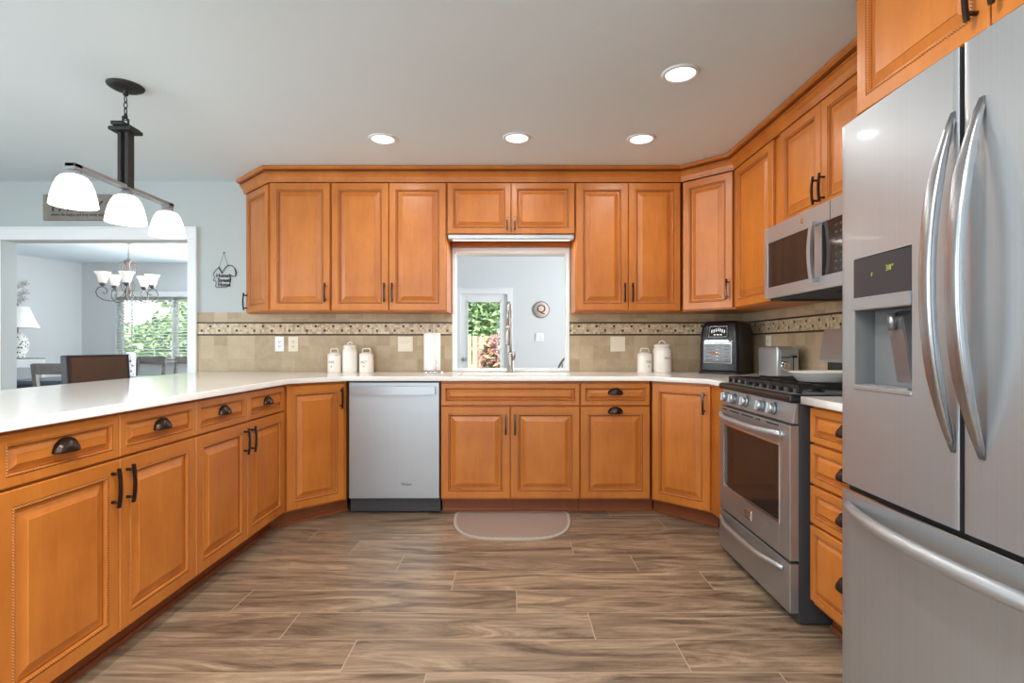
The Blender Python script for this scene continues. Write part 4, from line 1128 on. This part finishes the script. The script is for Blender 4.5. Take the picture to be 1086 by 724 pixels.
# dining table
t = thing('dining_table', 'slate grey dining table beyond the wall opening', 'table', (-4.68, 5.88, 0))
mb = MB(); mb.box(-.57, .57, -.48, .48, .72, .76, .008); mb.build('table_top', 'bluegrey', t)
mb = MB(); mb.box(-.50, .50, -.41, .41, .63, .72); mb.build('apron', 'bluegrey', t)
for x in (-.49, .49):
    for y in (-.40, .40):
        mb = MB(); mb.box(x-.04, x+.04, y-.04, y+.04, 0, .72, .006); mb.build('leg', 'bluegrey', t)
def dining_chair(x, y, rz, label, frame='greywood', cane=False, group='wooden dining chairs'):
    t = thing('dining_chair', label, 'chair', (x, y, 0), rz, group)
    mb = MB(); mb.box(-.22, .22, -.22, .22, .44, .475, .01); mb.build('seat', frame, t)
    for sx in (-.195, .195):
        mb = MB(); mb.tube([(sx, -.195, 0), (sx, -.195, .44)], 1, sq=(.018, .018), up=(1, 0, 0)); mb.build('leg', frame, t)
        mb = MB(); mb.tube([(sx, .24, 0), (sx, .20, .44), (sx, .205, .52), (sx, .27, .95)], 1, sq=(.018, .018), up=(1, 0, 0)); mb.build('back_post', frame, t)
    mb = MB(); mb.box(-.212, .212, .250, .275, .855, .955, .006); mb.build('top_rail', frame, t)
    if cane:
        mb = MB(); mb.box(-.18, .18, .225, .235, .60, .855, .002); mb.build('back_panel', 'cane', t)
    mb = MB(); mb.box(-.19, .19, .215, .235, .60, .66, .004); mb.build('lower_rail', frame, t)
    return t
dining_chair(-5.36, 7.66, 0, 'grey wooden chair in front of the blind, left of its pair')
dining_chair(-4.79, 7.66, 0, 'grey wooden chair in front of the blind, right of its pair')
dining_chair(-4.15, 5.10, PI+.08, 'grey wooden chair showing its back beside the brown stool')
dining_chair(-5.62, 6.12, PI/4, 'pale framed chair with cane back under the table lamp', 'trim', True)
# upholstered end chair
t = thing('parsons_chair', 'floral upholstered dining chair behind the brown stool', 'chair', (-5.10, 6.78, 0), -PI/2+.60)
mb = MB(); mb.box(-.24, .24, -.22, .25, .34, .48, .03); mb.build('seat', 'floral', t)
mb = MB(); mb.box(-.24, .24, .13, .25, .45, 1.03, .035); mb.build('backrest', 'floral', t)
for x in (-.2, .2):
    for y in (-.18, .21):
        mb = MB(); mb.tube([(x, y, 0), (x, y, .35)], [.75, 1], sq=(.02, .02), up=(1, 0, 0)); mb.build('leg', 'espresso', t)
# sideboard and lamp
t = thing('sideboard', 'slate grey sideboard against the dining wall carrying the lamp', 'sideboard', (-6.68, 7.0, 0), -.40)
mb = MB(); mb.box(-.08, .30, -.50, .28, .08, .93); mb.build('carcass', 'bluegrey', t)
mb = MB(); mb.box(-.09, .33, -.53, .30, .93, .955, .004); mb.build('top', 'greywood', t)
for y in (-.49, -.11):
    mb = MB(); mb.box(.30, .318, y, y+.37, .12, .90, .004); d_ = mb.build('door', 'bluegrey', t)
    mb = MB(); mb.cyl((.318, y+.33, .55), (.335, y+.33, .55), .012, seg=12); mb.build('knob', 'nickel', d_)
for x in (-.04, .26):
    for y in (-.45, .22):
        mb = MB(); mb.box(x-.025, x+.025, y-.025, y+.025, 0, .08); mb.build('foot', 'espresso', t)
t = thing('table_lamp', 'patterned ceramic table lamp with white shade in the dining room', 'lamp', (-6.53, 7.04, .9555))
mb = MB(); mb.lathe([(0, 0), (.085, 0), (.085, .02), (.07, .03), (.105, .10), (.115, .19), (.09, .29), (.045, .325), (.03, .33), (0, .33)], (0, 0, 0), 28); mb.build('base', 'lampbase', t)
mb = MB(); mb.cyl((0, 0, .33), (0, 0, .70), .008); mb.lathe([(0, .72), (.014, .715), (.014, .70), (0, .695)], (0, 0, 0), 12); mb.build('stem', 'nickel', t)
mb = MB(); mb.lathe([(.225, .40), (.17, .52), (.115, .68), (.110, .68), (.165, .52), (.220, .40)], (0, 0, 0), 36); mb.build('lamp_shade', 'lampshade', t)
# metal branch on the angled wall
bd = Vector((.63, 1.5)).normalized()
t = thing('branch_wall_art', 'grey metal leafy branch hung on the dining room wall', 'wall decoration', (-6.94, 7.385, 1.80), math.atan2(bd.y, bd.x))
mb = MB(); stem = [(.05, -.012, -.25), (.0, -.016, -.12), (-.01, -.016, 0), (.04, -.016, .12), (.03, -.012, .24)]
mb.tube(stem, .006, 6); rnd = random.Random(3)
tw = []
for p, dx, dz in (((0, 0, -.12), .14, .10), ((0, 0, -.10), -.16, .10), ((-.01, 0, 0), .17, .07), ((-.01, 0, .02), -.15, .14), ((.03, 0, .10), .13, .10), ((.03, 0, .10), -.10, .15)):
    q = (p[0]+dx, -.016, p[2]+dz); tw.append((p, q)); mb.tube([(p[0], -.016, p[2]), (p[0]+dx*.5, -.02, p[2]+dz*.35), q], .004, 5)
mb.build('branch', 'nickel', t)
mb = MB()
for p, q in tw:
    for f in (.45, .75, 1.0):
        cx, cz = p[0]+(q[0]-p[0])*f, p[2]+(q[2]-p[2])*f
        for s_ in (-1, 1):
            a = math.atan2(q[2]-p[2], q[0]-p[0])+s_*.8; L = .05
            u = Vector((math.cos(a), 0, math.sin(a))); v = Vector((-u.z, 0, u.x)); c_ = Vector((cx, -.018, cz))
            pts = [c_, c_+u*L*.5+v*.012+Vector((0, -.004, 0)), c_+u*L, c_+u*L*.5-v*.012+Vector((0, -.004, 0))]
            vs = [mb.bm.verts.new(p_) for p_ in pts]; mb.bm.faces.new(vs)
            vs = [mb.bm.verts.new(p_+Vector((0, .002, 0))) for p_ in pts]; mb.bm.faces.new(vs[::-1])
mb.build('leaves', 'nickel', t)

# ------------------------------------------------------------------ family room
t = thing('monogram_plaque', 'round cream plaque with letter Q on the family room wall', 'plaque', (.515, FF-.002, 1.755))
mb = MB(); mb.lathe([(0, 0), (.135, 0), (.135, .014), (0, .016)], (0, 0, 0), 40); mb.build('disc', 'plaque', t, (0, 0, 0), (PI/2, 0, 0))
mb = MB(); mb.tube([(.140*math.cos(2*PI*i/36), -.010, .140*math.sin(2*PI*i/36)) for i in range(36)], .008, 8, closed=True); mb.build('rim', 'greywood', t)
text('lettering', 'Q', .21, 'leather', t, (0, -.018, .008))
t = thing('wall_plate', 'white switch plate below the round letter plaque', 'switch', (.485, FF-.0005, 1.27), 0, 'switch and outlet plates')
mb = MB(); mb.box(-.07, .07, -.012, 0, -.07, .07, .003); mb.build('cover', 'platew', t)
for x in (-.03, .03):
    mb = MB(); mb.box(x-.017, x+.017, -.016, -.011, -.035, .035, .002); mb.build('rocker', 'platew', t)
t = thing('round_back_chair', 'grey round-backed spindle chair at the window edge', 'chair', (.735, 7.0, 0), .15)
mb = MB(); mb.lathe([(0, .44), (.22, .44), (.235, .455), (.22, .475), (0, .47)], (0, 0, 0), 28); mb.build('seat', 'greywood', t)
mb = MB(); pts = [(.22*math.cos(a), -.18, .50+.50*math.sin(a)**.8 if math.sin(a) > 0 else .5) for a in [PI*i/20 for i in range(21)]]
mb.tube([(p[0], -.16-.06*(p[2]-.5)/.5, p[2]) for p in pts], .014, 8); mb.build('back_hoop', 'greywood', t)
for i in range(5):
    x = -.13+i*.065; zt = .50+.5*math.sqrt(max(0, 1-(x/.22)**2)); mb = MB(); mb.tube([(x*.8, -.15, .465), (x, -.16-.06*(zt-.5)/.5, zt)], .008, 6); mb.build('spindle', 'greywood', t)
for x in (-.15, .15):
    for y in (-.15, .15): mb = MB(); mb.tube([(x*1.25, y*1.25, 0), (x, y, .45)], [.012, .017], 8); mb.build('leg', 'greywood', t)

# ------------------------------------------------------------------ garden seen through door and window
mb = MB(); mb.box(-30, 30, FF+.16, 60, -.12, -.02); mb.box(-30, -7.4, -10, FF+.16, -.12, -.02)
struct(mb, 'ground', 'grass')
t = thing('garden_fence', 'pinkish red board fence standing beyond the glazed back door', 'fence', (0, 14.2, 0))
mb = MB(); x = -3.2
while x < 1.4:
    mb.box(x, x+.135, 0, .022, 0, 1.38+.02*math.sin(x*9), .004); x += .165
mb.build('boards', 'fence', t)
mb = MB(); mb.box(-3.2, 1.4, .022, .07, .3, .39); mb.box(-3.2, 1.4, .022, .07, 1.0, 1.09); mb.build('rail', 'fence', t)
def leaves(name, mats, parent, c, rad, n, size, seed):
    rnd = random.Random(seed); bm = bmesh.new()
    for i in range(n):
        while True:
            p = Vector((rnd.uniform(-1, 1), rnd.uniform(-1, 1), rnd.uniform(-1, 1)))
            if .35 < p.length <= 1: break
        p = Vector((c[0]+p.x*rad[0], c[1]+p.y*rad[1], c[2]+p.z*rad[2]))
        u = Vector((rnd.gauss(0, 1), rnd.gauss(0, 1), rnd.gauss(0, .7))).normalized(); v = u.orthogonal().normalized()
        s = size*rnd.uniform(.6, 1.3)
        w = u.cross(v)
        vs = [bm.verts.new(q) for q in (p-u*s, p+v*s*.35+w*s*.12, p+u*s, p-v*s*.35+w*s*.12)]
        f = bm.faces.new(vs); f.material_index = rnd.randrange(len(mats))
    me = bpy.data.meshes.new(name); bm.to_mesh(me); bm.free()
    for m in mats: me.materials.append(M[m])
    return link(name, me, parent)
def tree(x, y, h, r, label, mats, seed, n=1600, size=.13, kind='tree', name='garden_tree', base=None, group=None):
    t = thing(name, label, kind, (x, y, -.02), 0, group)
    zb = h*.35 if base is None else base
    mb = MB(); mb.tube([(0, 0, 0), (.05, 0, zb*.6), (-.02, 0, h*.6)], [max(.02, r*.09), max(.015, r*.07), .02], 8)
    for k_ in range(4):
        a = k_*1.7; mb.tube([(0, 0, zb*.8+.05), (r*.5*math.cos(a), r*.5*math.sin(a), h*.7)], [max(.012, r*.04), .01], 6)
    mb.build('trunk', 'bark', t)
    leaves('foliage', mats, t, (0, 0, (h+zb)/2), (r, r, (h-zb)/2), n, size, seed)
    return t
tree(-.36, 12.6, 1.45, .42, 'red and yellow leaved shrub before the fence outside the door', ['croton', 'plum', 'plum', 'leafd'], 5, 800, .10, 'shrub', 'croton_shrub', .15)
tree(-1.25, 18.5, 4.7, 1.35, 'bushy green tree above the fence, left in the back door pane', ['leaf', 'leafd'], 8, 2600, .2, base=.5, group='garden trees behind the fence')
tree(1.5, 18.8, 4.3, 1.3, 'bushy green tree above the fence, right in the back door pane', ['leaf', 'leaf', 'leafd'], 9, 1500, .2, group='garden trees behind the fence')
tree(-8.0, 13.0, 2.0, 1.25, 'wide green bush low in the left part of the blind', ['leaf', 'leafd'], 11, 2200, .14, 'bush', 'garden_bush', .1, 'bushes beyond the dining window')
tree(-10.6, 13.4, 1.95, 1.3, 'wide green bush beyond the left frame of the blind', ['leaf', 'leafd'], 12, 1800, .14, 'bush', 'garden_bush', .1, 'bushes beyond the dining window')
tree(-5.6, 12.9, 1.9, 1.1, 'wide green bush low in the right part of the blind', ['leaf', 'leafd'], 13, 1800, .13, 'bush', 'garden_bush', .1, 'bushes beyond the dining window')
tree(-9.6, 16.5, 4.6, 1.6, 'pale green tree standing behind the bushes outside the blind', ['leaf'], 14, 1100, .17, base=1.9)
